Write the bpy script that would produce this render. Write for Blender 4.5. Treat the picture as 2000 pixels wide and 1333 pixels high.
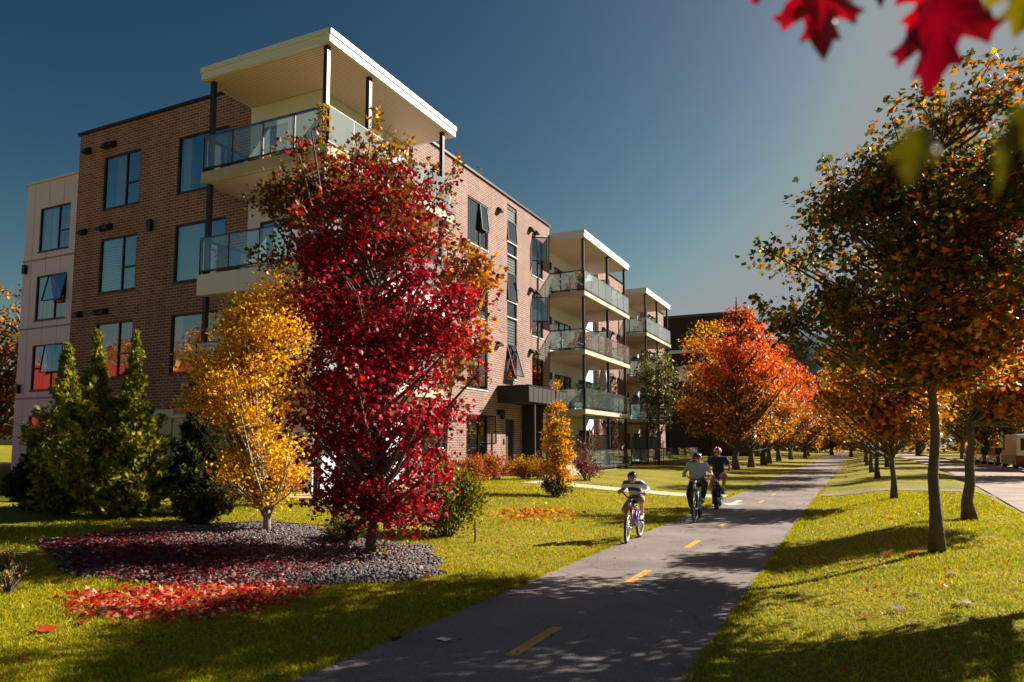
import bpy, bmesh, math, random
import numpy as np
from mathutils import Vector, Matrix, Euler
R = math.radians
SC = bpy.context.scene
COL = SC.collection
for o in list(bpy.data.objects):
    bpy.data.objects.remove(o)

# ---------------------------------------------------------------- camera
cam_d = bpy.data.cameras.new("camera")
cam = bpy.data.objects.new("camera", cam_d); COL.objects.link(cam)
cam.location = (0, 0, 1.75)
cam.rotation_euler = (R(90 + 5.098), 0, R(25.646))
cam_d.sensor_width = 36; cam_d.lens = 25.02; cam_d.shift_y = 0.03875
cam_d.clip_start = 0.05; cam_d.clip_end = 3000
cam_d.dof.use_dof = True; cam_d.dof.focus_distance = 14.0; cam_d.dof.aperture_fstop = 2.8
SC.camera = cam
SC.render.resolution_x = 1024; SC.render.resolution_y = 682
# ---------------------------------------------------------------- light
SUN_AZ, SUN_EL = 42.0, 32.0            # degrees right of the path direction, above the horizon
sd = Vector((math.sin(R(SUN_AZ)) * math.cos(R(SUN_EL)), math.cos(R(SUN_AZ)) * math.cos(R(SUN_EL)), math.sin(R(SUN_EL))))
sun_d = bpy.data.lights.new("sun", 'SUN'); sun_d.energy = 4.8; sun_d.angle = R(0.5); sun_d.color = (1.0, 0.88, 0.72)
sun = bpy.data.objects.new("sun", sun_d); COL.objects.link(sun)
sun.rotation_euler = sd.to_track_quat('Z', 'Y').to_euler(); sun.location = (30, 40, 40)
W = bpy.data.worlds.new("World"); SC.world = W; W.use_nodes = True
wn = W.node_tree.nodes; wl = W.node_tree.links
sky = wn.new("ShaderNodeTexSky"); sky.sky_type = 'NISHITA'; sky.sun_disc = False
sky.sun_elevation = R(SUN_EL); sky.sun_rotation = R(SUN_AZ)
sky.air_density = 1.0; sky.dust_density = 2.0; sky.ozone_density = 0.3; sky.altitude = 100
bg = wn["Background"]; bg.inputs[1].default_value = 0.055
gm = wn.new("ShaderNodeGamma"); gm.inputs[1].default_value = 1.7          # a deep polarised autumn sky
tn = wn.new("ShaderNodeMix"); tn.data_type = 'RGBA'; tn.blend_type = 'MULTIPLY'; tn.inputs[0].default_value = 1.0; tn.inputs[7].default_value = (0.208, 0.192, 0.140, 1)
hs_ = wn.new("ShaderNodeHueSaturation"); hs_.inputs['Saturation'].default_value = 1.27
wl.new(sky.outputs[0], gm.inputs[0]); wl.new(gm.outputs[0], tn.inputs[6]); wl.new(tn.outputs[2], hs_.inputs['Color']); mn = wn.new("ShaderNodeMix"); mn.data_type = 'RGBA'; mn.blend_type = 'DARKEN'; mn.inputs[0].default_value = 1.0; mn.inputs[7].default_value = (2.25, 2.5, 2.6, 1)
wl.new(hs_.outputs[0], mn.inputs[6]); wl.new(mn.outputs[2], bg.inputs[0])
SC.view_settings.view_transform = 'Standard'; SC.view_settings.look = 'None'
SC.view_settings.gamma = 1; SC.view_settings.exposure = 1.3
SC.cycles.max_bounces = 8; SC.cycles.transparent_max_bounces = 24
SC.cycles.diffuse_bounces = 3; SC.cycles.glossy_bounces = 3; SC.cycles.transmission_bounces = 6
SC.cycles.caustics_reflective = False; SC.cycles.caustics_refractive = False
SC.cycles.use_denoising = True

# ---------------------------------------------------------------- materials
MATS = {}
def new_mat(name):
    m = bpy.data.materials.new(name); m.use_nodes = True
    MATS[name] = m
    nt = m.node_tree
    return m, nt.nodes, nt.links, nt.nodes["Principled BSDF"]

def mat(name, col, rough=0.6, metal=0.0, var=0.12, scale=6.0, bump=0.0, bscale=40.0, spec=0.5, coat=0.0):
    """plain surface with uneven tone and a little relief"""
    m, n, l, b = new_mat(name)
    tc = n.new("ShaderNodeTexCoord"); nz = n.new("ShaderNodeTexNoise")
    nz.inputs['Scale'].default_value = scale; nz.inputs['Detail'].default_value = 5
    l.new(tc.outputs['Object'], nz.inputs['Vector'])
    mx = n.new("ShaderNodeMix"); mx.data_type = 'RGBA'
    mx.inputs[6].default_value = [max(0, c * (1 - var)) for c in col] + [1]
    mx.inputs[7].default_value = [min(1, c * (1 + var)) for c in col] + [1]
    l.new(nz.outputs[0], mx.inputs[0]); l.new(mx.outputs[2], b.inputs['Base Color'])
    b.inputs['Roughness'].default_value = rough; b.inputs['Metallic'].default_value = metal
    b.inputs['Specular IOR Level'].default_value = spec; b.inputs['Coat Weight'].default_value = coat
    if bump:
        bp = n.new("ShaderNodeBump"); n2 = n.new("ShaderNodeTexNoise"); n2.inputs['Scale'].default_value = bscale
        n2.inputs['Detail'].default_value = 4
        l.new(tc.outputs['Object'], n2.inputs['Vector']); l.new(n2.outputs[0], bp.inputs['Height'])
        bp.inputs['Strength'].default_value = bump; bp.inputs['Distance'].default_value = 0.02
        l.new(bp.outputs[0], b.inputs['Normal'])
    return m

def brick_mat(name, c1, c2, mortar):
    m, n, l, b = new_mat(name)
    uv = n.new("ShaderNodeUVMap"); br = n.new("ShaderNodeTexBrick")
    br.inputs['Scale'].default_value = 1.0
    br.inputs['Brick Width'].default_value = 0.30; br.inputs['Row Height'].default_value = 0.098
    br.inputs['Mortar Size'].default_value = 0.0105; br.inputs['Mortar Smooth'].default_value = 0.2
    br.inputs['Bias'].default_value = -0.1
    br.inputs['Color1'].default_value = (*c1, 1); br.inputs['Color2'].default_value = (*c2, 1); br.inputs['Mortar'].default_value = (*mortar, 1)
    l.new(uv.outputs[0], br.inputs['Vector'])
    nz = n.new("ShaderNodeTexNoise"); nz.inputs['Scale'].default_value = 0.7; nz.inputs['Detail'].default_value = 6
    l.new(uv.outputs[0], nz.inputs['Vector'])
    hs = n.new("ShaderNodeHueSaturation"); mr = n.new("ShaderNodeMapRange")
    mr.inputs[3].default_value = 0.75; mr.inputs[4].default_value = 1.25
    l.new(nz.outputs[0], mr.inputs[0]); l.new(mr.outputs[0], hs.inputs['Value']); l.new(br.outputs[0], hs.inputs['Color'])
    mp = n.new("ShaderNodeMapping"); mp.inputs['Scale'].default_value = (2.2, .12, 1); l.new(uv.outputs[0], mp.inputs[0])
    n3 = n.new("ShaderNodeTexNoise"); n3.inputs['Scale'].default_value = 1.0; n3.inputs['Detail'].default_value = 5; l.new(mp.outputs[0], n3.inputs['Vector'])
    m3 = n.new("ShaderNodeMapRange"); m3.inputs[1].default_value = .3; m3.inputs[2].default_value = .7; m3.inputs[3].default_value = .82; m3.inputs[4].default_value = 1.1; l.new(n3.outputs[0], m3.inputs[0])
    m4 = n.new("ShaderNodeMix"); m4.data_type = 'RGBA'; m4.blend_type = 'MULTIPLY'; m4.inputs[0].default_value = 1; l.new(hs.outputs[0], m4.inputs[6]); l.new(m3.outputs[0], m4.inputs[7])
    l.new(m4.outputs[2], b.inputs['Base Color']); b.inputs['Roughness'].default_value = 0.85
    bp = n.new("ShaderNodeBump"); bp.inputs['Strength'].default_value = 0.6; bp.inputs['Distance'].default_value = 0.01; bp.invert = True
    l.new(br.outputs[1], bp.inputs['Height']); l.new(bp.outputs[0], b.inputs['Normal'])
    return m

def glass_mat(name, tint, refl=0.25, haze=0.0, hazecol=(0.8, 0.9, 0.9), rough=0.02, bump=0.0):
    """sheet glass: see-through, mirror-like, and a share of milky scattering"""
    m, n, l, b = new_mat(name); n.remove(b)
    out = n["Material Output"]
    tr = n.new("ShaderNodeBsdfTransparent"); tr.inputs[0].default_value = (*tint, 1)
    gl = n.new("ShaderNodeBsdfGlossy"); gl.inputs['Roughness'].default_value = rough; gl.inputs[0].default_value = (0.9, 0.95, 0.97, 1)
    lw = n.new("ShaderNodeFresnel"); lw.inputs[0].default_value = 1.5
    ad = n.new("ShaderNodeMath"); ad.operation = 'ADD'; ad.inputs[1].default_value = refl; ad.use_clamp = True
    l.new(lw.outputs[0], ad.inputs[0])
    if bump:
        tc = n.new("ShaderNodeTexCoord"); nz = n.new("ShaderNodeTexNoise"); nz.inputs['Scale'].default_value = 1.1; nz.inputs['Detail'].default_value = 1
        l.new(tc.outputs['Object'], nz.inputs['Vector']); bp = n.new("ShaderNodeBump"); bp.inputs['Strength'].default_value = bump; bp.inputs['Distance'].default_value = .2
        l.new(nz.outputs[0], bp.inputs['Height']); l.new(bp.outputs[0], gl.inputs['Normal'])
    m1 = n.new("ShaderNodeMixShader")
    last = tr
    if haze > 0:
        df = n.new("ShaderNodeBsdfDiffuse"); df.inputs[0].default_value = (*hazecol, 1)
        tl = n.new("ShaderNodeBsdfTranslucent"); tl.inputs[0].default_value = (*hazecol, 1)
        m0 = n.new("ShaderNodeMixShader"); m0.inputs[0].default_value = 0.5
        l.new(df.outputs[0], m0.inputs[1]); l.new(tl.outputs[0], m0.inputs[2])
        m2 = n.new("ShaderNodeMixShader"); m2.inputs[0].default_value = haze
        l.new(tr.outputs[0], m2.inputs[1]); l.new(m0.outputs[0], m2.inputs[2]); last = m2
    l.new(ad.outputs[0], m1.inputs[0]); l.new(last.outputs[0], m1.inputs[1]); l.new(gl.outputs[0], m1.inputs[2])
    l.new(m1.outputs[0], out.inputs[0])
    return m

def leaf_mat(name, trans=0.45, rough=0.45, spec=0.35):
    """thin leaf: its own colour per leaf, lets sunlight through"""
    m, n, l, b = new_mat(name)
    at = n.new("ShaderNodeAttribute"); at.attribute_name = "Col"
    b.inputs['Roughness'].default_value = rough; b.inputs['Specular IOR Level'].default_value = spec
    l.new(at.outputs[0], b.inputs['Base Color'])
    tl = n.new("ShaderNodeBsdfTranslucent"); hs = n.new("ShaderNodeHueSaturation")
    hs.inputs['Saturation'].default_value = 1.1; hs.inputs['Value'].default_value = 1.35
    l.new(at.outputs[0], hs.inputs['Color']); l.new(hs.outputs[0], tl.inputs[0])
    mx = n.new("ShaderNodeMixShader"); mx.inputs[0].default_value = trans
    l.new(b.outputs[0], mx.inputs[1]); l.new(tl.outputs[0], mx.inputs[2]); l.new(mx.outputs[0], n["Material Output"].inputs[0])
    return m

LEAF = leaf_mat("leaf"); LEAF_DENSE = leaf_mat("scale_leaf", 0.3, 0.5); GRASS_BLADE = leaf_mat("grass_blade", 0.4, 0.6, 0.15)
BARK = mat("bark", (0.10, 0.078, 0.062), 0.9, 0, 0.55, 11, 1.0, 22)
BARK_PALE = mat("bark_pale", (0.30, 0.26, 0.22), 0.85, 0, 0.3, 18, 0.5, 40)
BRICK = brick_mat("brick", (0.24, 0.128, 0.112), (0.145, 0.078, 0.072), (0.50, 0.40, 0.36))
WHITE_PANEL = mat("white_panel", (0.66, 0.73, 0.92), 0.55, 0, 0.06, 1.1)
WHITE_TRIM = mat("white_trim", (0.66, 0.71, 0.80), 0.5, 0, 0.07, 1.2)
SEAM = mat("panel_seam", (0.30, 0.31, 0.34), 0.7)
BLACK_METAL = mat("black_metal", (0.018, 0.019, 0.022), 0.42, 0.3, 0.2, 8)
DARK_CLAD = mat("dark_cladding", (0.011, 0.010, 0.010), 0.75, 0, 0.25, 5)
SPANDREL = mat("spandrel", (0.10, 0.12, 0.13), 0.4, 0.2, 0.15, 4)
CONCRETE = mat("concrete", (0.50, 0.38, 0.26), 0.85, 0, 0.28, 2.2, 0.2, 30)
CONCRETE_PALE = mat("concrete_pale", (0.46, 0.41, 0.35), 0.85, 0, 0.25, 2.5, 0.15, 30)
ROOFING = mat("roofing", (0.08, 0.08, 0.085), 0.9)
INTERIOR = mat("interior", (0.10, 0.09, 0.085), 0.9, 0, 0.3, 0.6)
CURTAIN = mat("curtain", (0.62, 0.64, 0.66), 0.9, 0, 0.08, 8)
CURTAIN_PINK = mat("curtain_pink", (0.50, 0.30, 0.42), 0.9, 0, 0.1, 8)
BLIND = mat("blind", (0.66, 0.66, 0.64), 0.7, 0, 0.06, 8)
GLASS = glass_mat("window_glass", (0.72, 0.80, 0.83), 0.24, bump=.06)
GLASS_RAIL = glass_mat("rail_glass", (0.66, 0.83, 0.82), 0.10, 0.24, (0.42, 0.56, 0.55), 0.03)
GLASS_MILKY = glass_mat("milky_glass", (0.7, 0.85, 0.85), 0.08, 0.6, (0.55, 0.64, 0.64), 0.08)
def soffit_mat():
    m, n, l, b = new_mat("soffit")
    uv = n.new("ShaderNodeUVMap"); wv = n.new("ShaderNodeTexWave"); wv.wave_type = 'BANDS'; wv.bands_direction = 'Y'
    wv.inputs['Scale'].default_value = 3.2; wv.inputs['Distortion'].default_value = 0
    l.new(uv.outputs[0], wv.inputs['Vector'])
    cr = n.new("ShaderNodeValToRGB"); cr.color_ramp.elements[0].position = 0.04; cr.color_ramp.elements[0].color = (0.30, 0.21, 0.14, 1)
    cr.color_ramp.elements[1].position = 0.16; cr.color_ramp.elements[1].color = (0.78, 0.60, 0.43, 1)
    l.new(wv.outputs[0], cr.inputs[0]); l.new(cr.outputs[0], b.inputs['Base Color']); b.inputs['Roughness'].default_value = 0.6
    return m
SOFFIT = soffit_mat()
TERRACOTTA = mat("terracotta", (0.42, 0.14, 0.07), 0.8); RED_POT = mat("red_glaze", (0.45, 0.03, 0.03), 0.35)
TAN_FABRIC = mat("tan_fabric", (0.36, 0.20, 0.11), 0.85); GREY_FABRIC = mat("grey_fabric", (0.56, 0.54, 0.56), 0.9, 0, 0.12, 10)
WOOD = mat("wood", (0.33, 0.17, 0.07), 0.6, 0, 0.3, 9); WHITE_PAINT = mat("white_paint", (0.78, 0.78, 0.76), 0.5)

# ---------------------------------------------------------------- mesh building
class MB:
    """collects boxes, quads, tubes ... and links them as ONE mesh object"""
    def __init__(s): s.v = []; s.f = []; s.m = []; s.n = 0; s.smooth = []
    def add(s, verts, faces, m=0, sm=False):
        k = s.n
        s.v.extend([tuple(map(float, v)) for v in verts]); s.n += len(verts)
        for f in faces: s.f.append([i + k for i in f]); s.m.append(m); s.smooth.append(sm)
    def quad(s, a, b, c, d, m=0): s.add([a, b, c, d], [(0, 1, 2, 3)], m)
    def box(s, x0, x1, y0, y1, z0, z1, m=0):
        x0, x1 = sorted((x0, x1)); y0, y1 = sorted((y0, y1)); z0, z1 = sorted((z0, z1))
        s.add([(x0, y0, z0), (x1, y0, z0), (x1, y1, z0), (x0, y1, z0), (x0, y0, z1), (x1, y0, z1), (x1, y1, z1), (x0, y1, z1)],
              [(0, 3, 2, 1), (4, 5, 6, 7), (0, 1, 5, 4), (1, 2, 6, 5), (2, 3, 7, 6), (3, 0, 4, 7)], m)
    def prism(s, pts, z0, z1, m=0):
        k = len(pts)
        s.add([(p[0], p[1], z0) for p in pts] + [(p[0], p[1], z1) for p in pts],
              [tuple(range(k - 1, -1, -1)), tuple(range(k, 2 * k))] + [(i, (i + 1) % k, k + (i + 1) % k, k + i) for i in range(k)], m)
    def tube(s, pts, rad, seg=8, m=0, cap=True, closed=False):
        pts = [Vector(p) for p in pts]; n = len(pts)
        rads = rad if hasattr(rad, '__len__') else [rad] * n
        vs = []; prev = None
        for i, p in enumerate(pts):
            if closed: t = pts[(i + 1) % n] - pts[i - 1]
            else: t = pts[min(i + 1, n - 1)] - pts[max(i - 1, 0)]
            t.normalize()
            if prev is None: a = t.orthogonal().normalized()
            else:
                a = prev - t * prev.dot(t)
                a = a.normalized() if a.length > 1e-6 else t.orthogonal().normalized()
            prev = a; b = t.cross(a)
            for j in range(seg):
                q = 2 * math.pi * j / seg
                vs.append(p + (a * math.cos(q) + b * math.sin(q)) * rads[i])
        fs = []
        for i in range(n if closed else n - 1):
            k = (i + 1) % n
            for j in range(seg):
                fs.append((i * seg + j, i * seg + (j + 1) % seg, k * seg + (j + 1) % seg, k * seg + j))
        if cap and not closed: fs += [tuple(range(seg - 1, -1, -1)), tuple(range((n - 1) * seg, n * seg))]
        s.add(vs, fs, m, True)
    def bar(s, a, b, w, h, m=0, up=(0, 0, 1)):
        a = Vector(a); b = Vector(b); t = (b - a).normalized(); u = Vector(up)
        if abs(t.dot(u)) > 0.98: u = Vector((1, 0, 0))
        x = t.cross(u).normalized(); y = x.cross(t)
        vs = [p + x * sx * w / 2 + y * sy * h / 2 for p in (a, b) for sx, sy in ((-1, -1), (1, -1), (1, 1), (-1, 1))]
        s.add(vs, [(0, 1, 2, 3), (7, 6, 5, 4), (0, 4, 5, 1), (1, 5, 6, 2), (2, 6, 7, 3), (3, 7, 4, 0)], m)
    def lathe(s, prof, c=(0, 0, 0), seg=16, m=0):
        vs = []; fs = []; n = len(prof)
        for r, z in prof:
            for j in range(seg):
                q = 2 * math.pi * j / seg; vs.append((c[0] + r * math.cos(q), c[1] + r * math.sin(q), c[2] + z))
        for i in range(n - 1):
            for j in range(seg): fs.append((i * seg + j, i * seg + (j + 1) % seg, (i + 1) * seg + (j + 1) % seg, (i + 1) * seg + j))
        fs += [tuple(range(seg - 1, -1, -1)), tuple(range((n - 1) * seg, n * seg))]
        s.add(vs, fs, m, True)
    def ball(s, c, r, seg=12, rings=8, m=0, rot=None):
        r = r if hasattr(r, '__len__') else (r, r, r)
        vs = []; fs = []
        for i in range(rings + 1):
            t = math.pi * i / rings
            for j in range(seg):
                q = 2 * math.pi * j / seg
                p = Vector((r[0] * math.sin(t) * math.cos(q), r[1] * math.sin(t) * math.sin(q), r[2] * math.cos(t)))
                if rot is not None: p = rot @ p
                vs.append(p + Vector(c))
        for i in range(rings):
            for j in range(seg): fs.append((i * seg + j, (i + 1) * seg + j, (i + 1) * seg + (j + 1) % seg, i * seg + (j + 1) % seg))
        s.add(vs, fs, m, True)
    def build(s, name, mats, parent=None, uv=True):
        me = bpy.data.meshes.new(name)
        me.from_pydata(s.v, [], s.f)
        for m in (mats if isinstance(mats, (list, tuple)) else [mats]): me.materials.append(m)
        me.polygons.foreach_set('material_index', s.m); me.polygons.foreach_set('use_smooth', s.smooth)
        if uv and len(s.f): box_uv(me)
        me.update()
        return link(name, me, parent)

def box_uv(me):
    nl = len(me.loops); vi = np.empty(nl, np.int32); me.loops.foreach_get('vertex_index', vi)
    co = np.empty(len(me.vertices) * 3, np.float32); me.vertices.foreach_get('co', co); co = co.reshape(-1, 3)
    nf = len(me.polygons); tot = np.empty(nf, np.int32); me.polygons.foreach_get('loop_total', tot)
    nr = np.empty(nf * 3, np.float32); me.polygons.foreach_get('normal', nr); nr = np.abs(nr.reshape(-1, 3))
    ax = np.repeat(np.argmax(nr * np.array([1, 1, 1.0]), axis=1), tot)
    p = co[vi]; uv = np.empty((nl, 2), np.float32)
    uv[:, 0] = np.where(ax == 0, p[:, 1], p[:, 0]); uv[:, 1] = np.where(ax == 2, p[:, 1], p[:, 2])
    lay = me.uv_layers.new(name="UVMap"); lay.data.foreach_set('uv', uv.ravel())

def link(name, me, parent=None):
    o = bpy.data.objects.new(name, me); COL.objects.link(o)
    if parent is not None:
        o.parent = parent; o.matrix_parent_inverse = WORLD[parent].inverted(); WORLD[o] = Matrix()
    else: WORLD[o] = Matrix()
    return o
WORLD = {}          # world matrix of every object that takes children (children are modelled in world coordinates)

def tag(o, label=None, cat=None, group=None, kind=None):
    if label: o['label'] = label
    if cat: o['category'] = cat
    if group: o['group'] = group
    if kind: o['kind'] = kind
    return o
def thing(name, loc, label, cat, group=None):
    o = bpy.data.objects.new(name, None); COL.objects.link(o); o.location = loc
    o.empty_display_size = 0.2
    WORLD[o] = Matrix.Translation(loc)
    return tag(o, label, cat, group)
def copy_tree(o, loc=None, rz=None, scale=None, label=None, group=None, parent=None):
    c = o.copy(); COL.objects.link(c)
    if parent is not None:
        c.parent = parent; c.matrix_parent_inverse = o.matrix_parent_inverse.copy()
    if loc is not None: c.location = loc
    if rz is not None: c.rotation_euler = (0, 0, rz)
    if scale is not None: c.scale = scale if hasattr(scale, '__len__') else (scale,) * 3
    if label: c['label'] = label
    if group: c['group'] = group
    for ch in o.children: copy_tree(ch, parent=c)
    return c
def structure(o): o['kind'] = 'structure'; return o

# ---------------------------------------------------------------- ground shape
def sst(t):
    t = np.clip(t, 0, 1); return t * t * (3 - 2 * t)
def terr(x, y):
    x = np.asarray(x, float); y = np.asarray(y, float)
    z = .35 * sst((-4.2 - x) / 8) + .3 * sst((-12 - x) / 10) + .26 * sst((x + 1.0) / 2.2)
    z = z - 0.16 * sst((x - road_edge(y) + 0.6) / 0.6)
    return z
def road_edge(y): return np.interp(y, [-60, 5, 20, 29, 42, 63, 99, 400], [3.3, 3.3, 3.5, 4.0, 4.6, 5.1, 5.2, 5.2])
def tz(x, y): return float(terr(x, y))
# ================================================================ ground, path, road
def lawn_mat():
    m, n, l, b = new_mat("lawn")
    tc = n.new("ShaderNodeTexCoord")
    def noise(sc, det=6):
        z = n.new("ShaderNodeTexNoise"); z.inputs['Scale'].default_value = sc; z.inputs['Detail'].default_value = det
        l.new(tc.outputs['Object'], z.inputs['Vector']); return z
    def ramp(src, stops):
        r = n.new("ShaderNodeValToRGB")
        while len(r.color_ramp.elements) < len(stops): r.color_ramp.elements.new(0.5)
        for e, (p, c) in zip(r.color_ramp.elements, stops): e.position = p; e.color = (*c, 1)
        l.new(src, r.inputs[0]); return r
    a = ramp(noise(0.55).outputs[0], [(0.3, (0.165, 0.185, 0.012)), (0.5, (0.28, 0.255, 0.014)), (0.7, (0.38, 0.29, 0.02))])
    f = ramp(noise(28, 8).outputs[0], [(0.35, (0.35, 0.4, 0.3)), (0.65, (1.45, 1.4, 1.3))])
    mx = n.new("ShaderNodeMix"); mx.data_type = 'RGBA'; mx.blend_type = 'MULTIPLY'; mx.inputs[0].default_value = 1
    l.new(a.outputs[0], mx.inputs[6]); l.new(f.outputs[0], mx.inputs[7]); l.new(mx.outputs[2], b.inputs['Base Color'])
    b.inputs['Roughness'].default_value = 0.8; b.inputs['Specular IOR Level'].default_value = 0.2
    b.inputs['Sheen Weight'].default_value = 0.0
    bp = n.new("ShaderNodeBump"); bp.inputs['Strength'].default_value = 1.0; bp.inputs['Distance'].default_value = 0.05
    l.new(noise(45, 6).outputs[0], bp.inputs['Height']); l.new(bp.outputs[0], b.inputs['Normal'])
    return m
def asphalt_mat(name, c, warm=0.0):
    m, n, l, b = new_mat(name)
    tc = n.new("ShaderNodeTexCoord")
    def noise(sc, det):
        z = n.new("ShaderNodeTexNoise"); z.inputs['Scale'].default_value = sc; z.inputs['Detail'].default_value = det
        l.new(tc.outputs['Object'], z.inputs['Vector']); return z
    vo = n.new("ShaderNodeTexVoronoi"); vo.inputs['Scale'].default_value = 130; l.new(tc.outputs['Object'], vo.inputs['Vector'])
    r1 = n.new("ShaderNodeValToRGB"); e = r1.color_ramp.elements
    e[0].position = 0.3; e[0].color = (*[x * 0.70 for x in c], 1); e[1].position = 0.72; e[1].color = (*[x * 1.26 for x in c], 1)
    l.new(noise(0.8, 8).outputs[0], r1.inputs[0])
    mr = n.new("ShaderNodeMapRange"); mr.inputs[3].default_value = 0.55; mr.inputs[4].default_value = 1.5
    l.new(vo.outputs['Color'], mr.inputs[0])
    mx = n.new("ShaderNodeMix"); mx.data_type = 'RGBA'; mx.blend_type = 'MULTIPLY'; mx.inputs[0].default_value = 1
    l.new(r1.outputs[0], mx.inputs[6]); l.new(mr.outputs[0], mx.inputs[7])
    # hairline cracks
    v2 = n.new("ShaderNodeTexVoronoi"); v2.feature = 'DISTANCE_TO_EDGE'; v2.inputs['Scale'].default_value = 0.22
    nz = noise(1.6, 6); vm = n.new("ShaderNodeMix"); vm.data_type = 'RGBA'; vm.inputs[0].default_value = 0.28
    l.new(tc.outputs['Object'], vm.inputs[6]); l.new(nz.outputs[1], vm.inputs[7]); l.new(vm.outputs[2], v2.inputs['Vector'])
    cr = n.new("ShaderNodeValToRGB"); cr.color_ramp.elements[0].position = 0.0; cr.color_ramp.elements[0].color = (0.72, 0.72, 0.72, 1)
    cr.color_ramp.elements[1].position = 0.0022; cr.color_ramp.elements[1].color = (1, 1, 1, 1); l.new(v2.outputs[0], cr.inputs[0])
    m2 = n.new("ShaderNodeMix"); m2.data_type = 'RGBA'; m2.blend_type = 'MULTIPLY'; m2.inputs[0].default_value = 1
    l.new(mx.outputs[2], m2.inputs[6]); l.new(cr.outputs[0], m2.inputs[7])
    l.new(m2.outputs[2], b.inputs['Base Color']); b.inputs['Roughness'].default_value = 0.82; b.inputs['Specular IOR Level'].default_value = 0.35
    bp = n.new("ShaderNodeBump"); bp.inputs['Strength'].default_value = 0.7; bp.inputs['Distance'].default_value = 0.006
    l.new(vo.outputs[0], bp.inputs['Height']); l.new(bp.outputs[0], b.inputs['Normal'])
    return m
LAWN = lawn_mat(); ASPHALT = asphalt_mat("asphalt", (0.205, 0.178, 0.17)); ROADMAT = asphalt_mat("road_asphalt", (0.32, 0.26, 0.23))
def sheet(name, xs, ys, zf, m):
    X, Y = np.meshgrid(xs, ys); Z = zf(X, Y)
    v = np.stack([X, Y, Z], -1).reshape(-1, 3); nx, ny = len(xs), len(ys)
    i = np.arange(nx * ny).reshape(ny, nx)
    f = np.stack([i[:-1, :-1], i[:-1, 1:], i[1:, 1:], i[1:, :-1]], -1).reshape(-1, 4)
    me = bpy.data.meshes.new(name); me.from_pydata(v.tolist(), [], f.tolist()); me.materials.append(m)
    me.polygons.foreach_set('use_smooth', [True] * len(f)); me.update()
    return structure(link(name, me))
xs = np.unique(np.concatenate([np.linspace(-700, -40, 12), np.linspace(-40, -14, 27), np.arange(-14, 7, 0.3), [-3.85, -1.2], np.linspace(7, 40, 12), np.linspace(40, 700, 10)]))
ys = np.unique(np.concatenate([np.linspace(-90, 0, 10), np.arange(0, 40, 0.8), np.linspace(40, 130, 30), np.linspace(130, 1200, 10)]))
sheet("lawn", xs, ys, lambda X, Y: terr(X, Y) - 0.012 * ((X > -3.9) & (X < -1.15)), LAWN)
sheet("bike_path", np.array([-3.85, -3.0, -2.0, -1.2]), np.linspace(-12, 190, 60), lambda X, Y: X * 0 + 0.004 + 0.0 * Y, ASPHALT)
ry = np.concatenate([np.arange(-60, 70, 2.0), np.linspace(70, 240, 30)])
rb = MB()
for a, b_ in zip(ry[:-1], ry[1:]):
    ea, eb = float(road_edge(a)) + .02, float(road_edge(b_)) + .02
    rb.quad((ea, a, .13), (8.6, a, .13), (8.6, b_, .13), (eb, b_, .13))
structure(rb.build("road", ROADMAT))
kb = MB()
for a, b_ in zip(ry[:-1], ry[1:]):
    kb.box(8.6, 8.76, a, b_, .05, .26)
structure(kb.build("road_kerb", CONCRETE_PALE))
def paint_mat(name, c, wear=.60):
    m, n, l, b = new_mat(name); tc = n.new("ShaderNodeTexCoord"); nz = n.new("ShaderNodeTexNoise"); nz.inputs['Scale'].default_value = 34; nz.inputs['Detail'].default_value = 8; nz.inputs['Roughness'].default_value = .7
    l.new(tc.outputs['Object'], nz.inputs['Vector']); r = n.new("ShaderNodeMapRange"); r.inputs[1].default_value = wear; r.inputs[2].default_value = wear + .06; l.new(nz.outputs[0], r.inputs[0])
    b.inputs['Base Color'].default_value = (*c, 1); b.inputs['Roughness'].default_value = .75; tr = n.new("ShaderNodeBsdfTransparent"); mx = n.new("ShaderNodeMixShader")
    l.new(r.outputs[0], mx.inputs[0]); l.new(b.outputs[0], mx.inputs[1]); l.new(tr.outputs[0], mx.inputs[2]); l.new(mx.outputs[0], n["Material Output"].inputs[0]); return m
YELLOW_PAINT = paint_mat("yellow_paint", (0.56, 0.30, 0.045)); WHITE_LINE = paint_mat("white_road_paint", (0.60, 0.55, 0.5), .58)
rl = MB()
for a, b_ in zip(ry[:-1], ry[1:]): rl.quad((5.92, a, .1345), (6.02, a, .1345), (6.02, b_, .1345), (5.92, b_, .1345))
structure(rl.build("road_centre_line", YELLOW_PAINT))
for k in range(26):
    y0 = 5.45 + 3.42 * k - (0.0 if k else 0.0); w = .055
    d = MB(); ln = 1.05
    j = [random.Random(k).uniform(-.012, .012) for _ in range(4)]
    d.quad((-2.645 - w + j[0], y0, .0085), (-2.645 + w + j[1], y0 + .02, .0085), (-2.645 + w + j[2], y0 + ln, .0085), (-2.645 - w + j[3], y0 + ln - .02, .0085))
    structure(d.build("path_marking", YELLOW_PAINT))
ar = MB()   # white arrow painted on the oncoming lane, pointing towards the viewer
ar.add([(-3.32, 21.2, .0085), (-2.98, 22.0, .0085), (-3.22, 21.95, .0085), (-3.2, 23.3, .0085), (-3.38, 23.3, .0085), (-3.4, 21.95, .0085), (-3.62, 22.0, .0085)], [(0, 1, 2, 3, 4, 5, 6)])
structure(ar.build("path_arrow_marking", WHITE_LINE))
sheet("footpath", np.linspace(-11.2, -3.86, 22), np.linspace(24.0, 25.5, 3), lambda X, Y: terr(X, Y) + 0.012, CONCRETE_PALE)
sheet("crossing_path", np.linspace(-1.19, 4.2, 14), np.linspace(26.4, 27.5, 3), lambda X, Y: terr(X, Y) + 0.014, ASPHALT)

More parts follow.
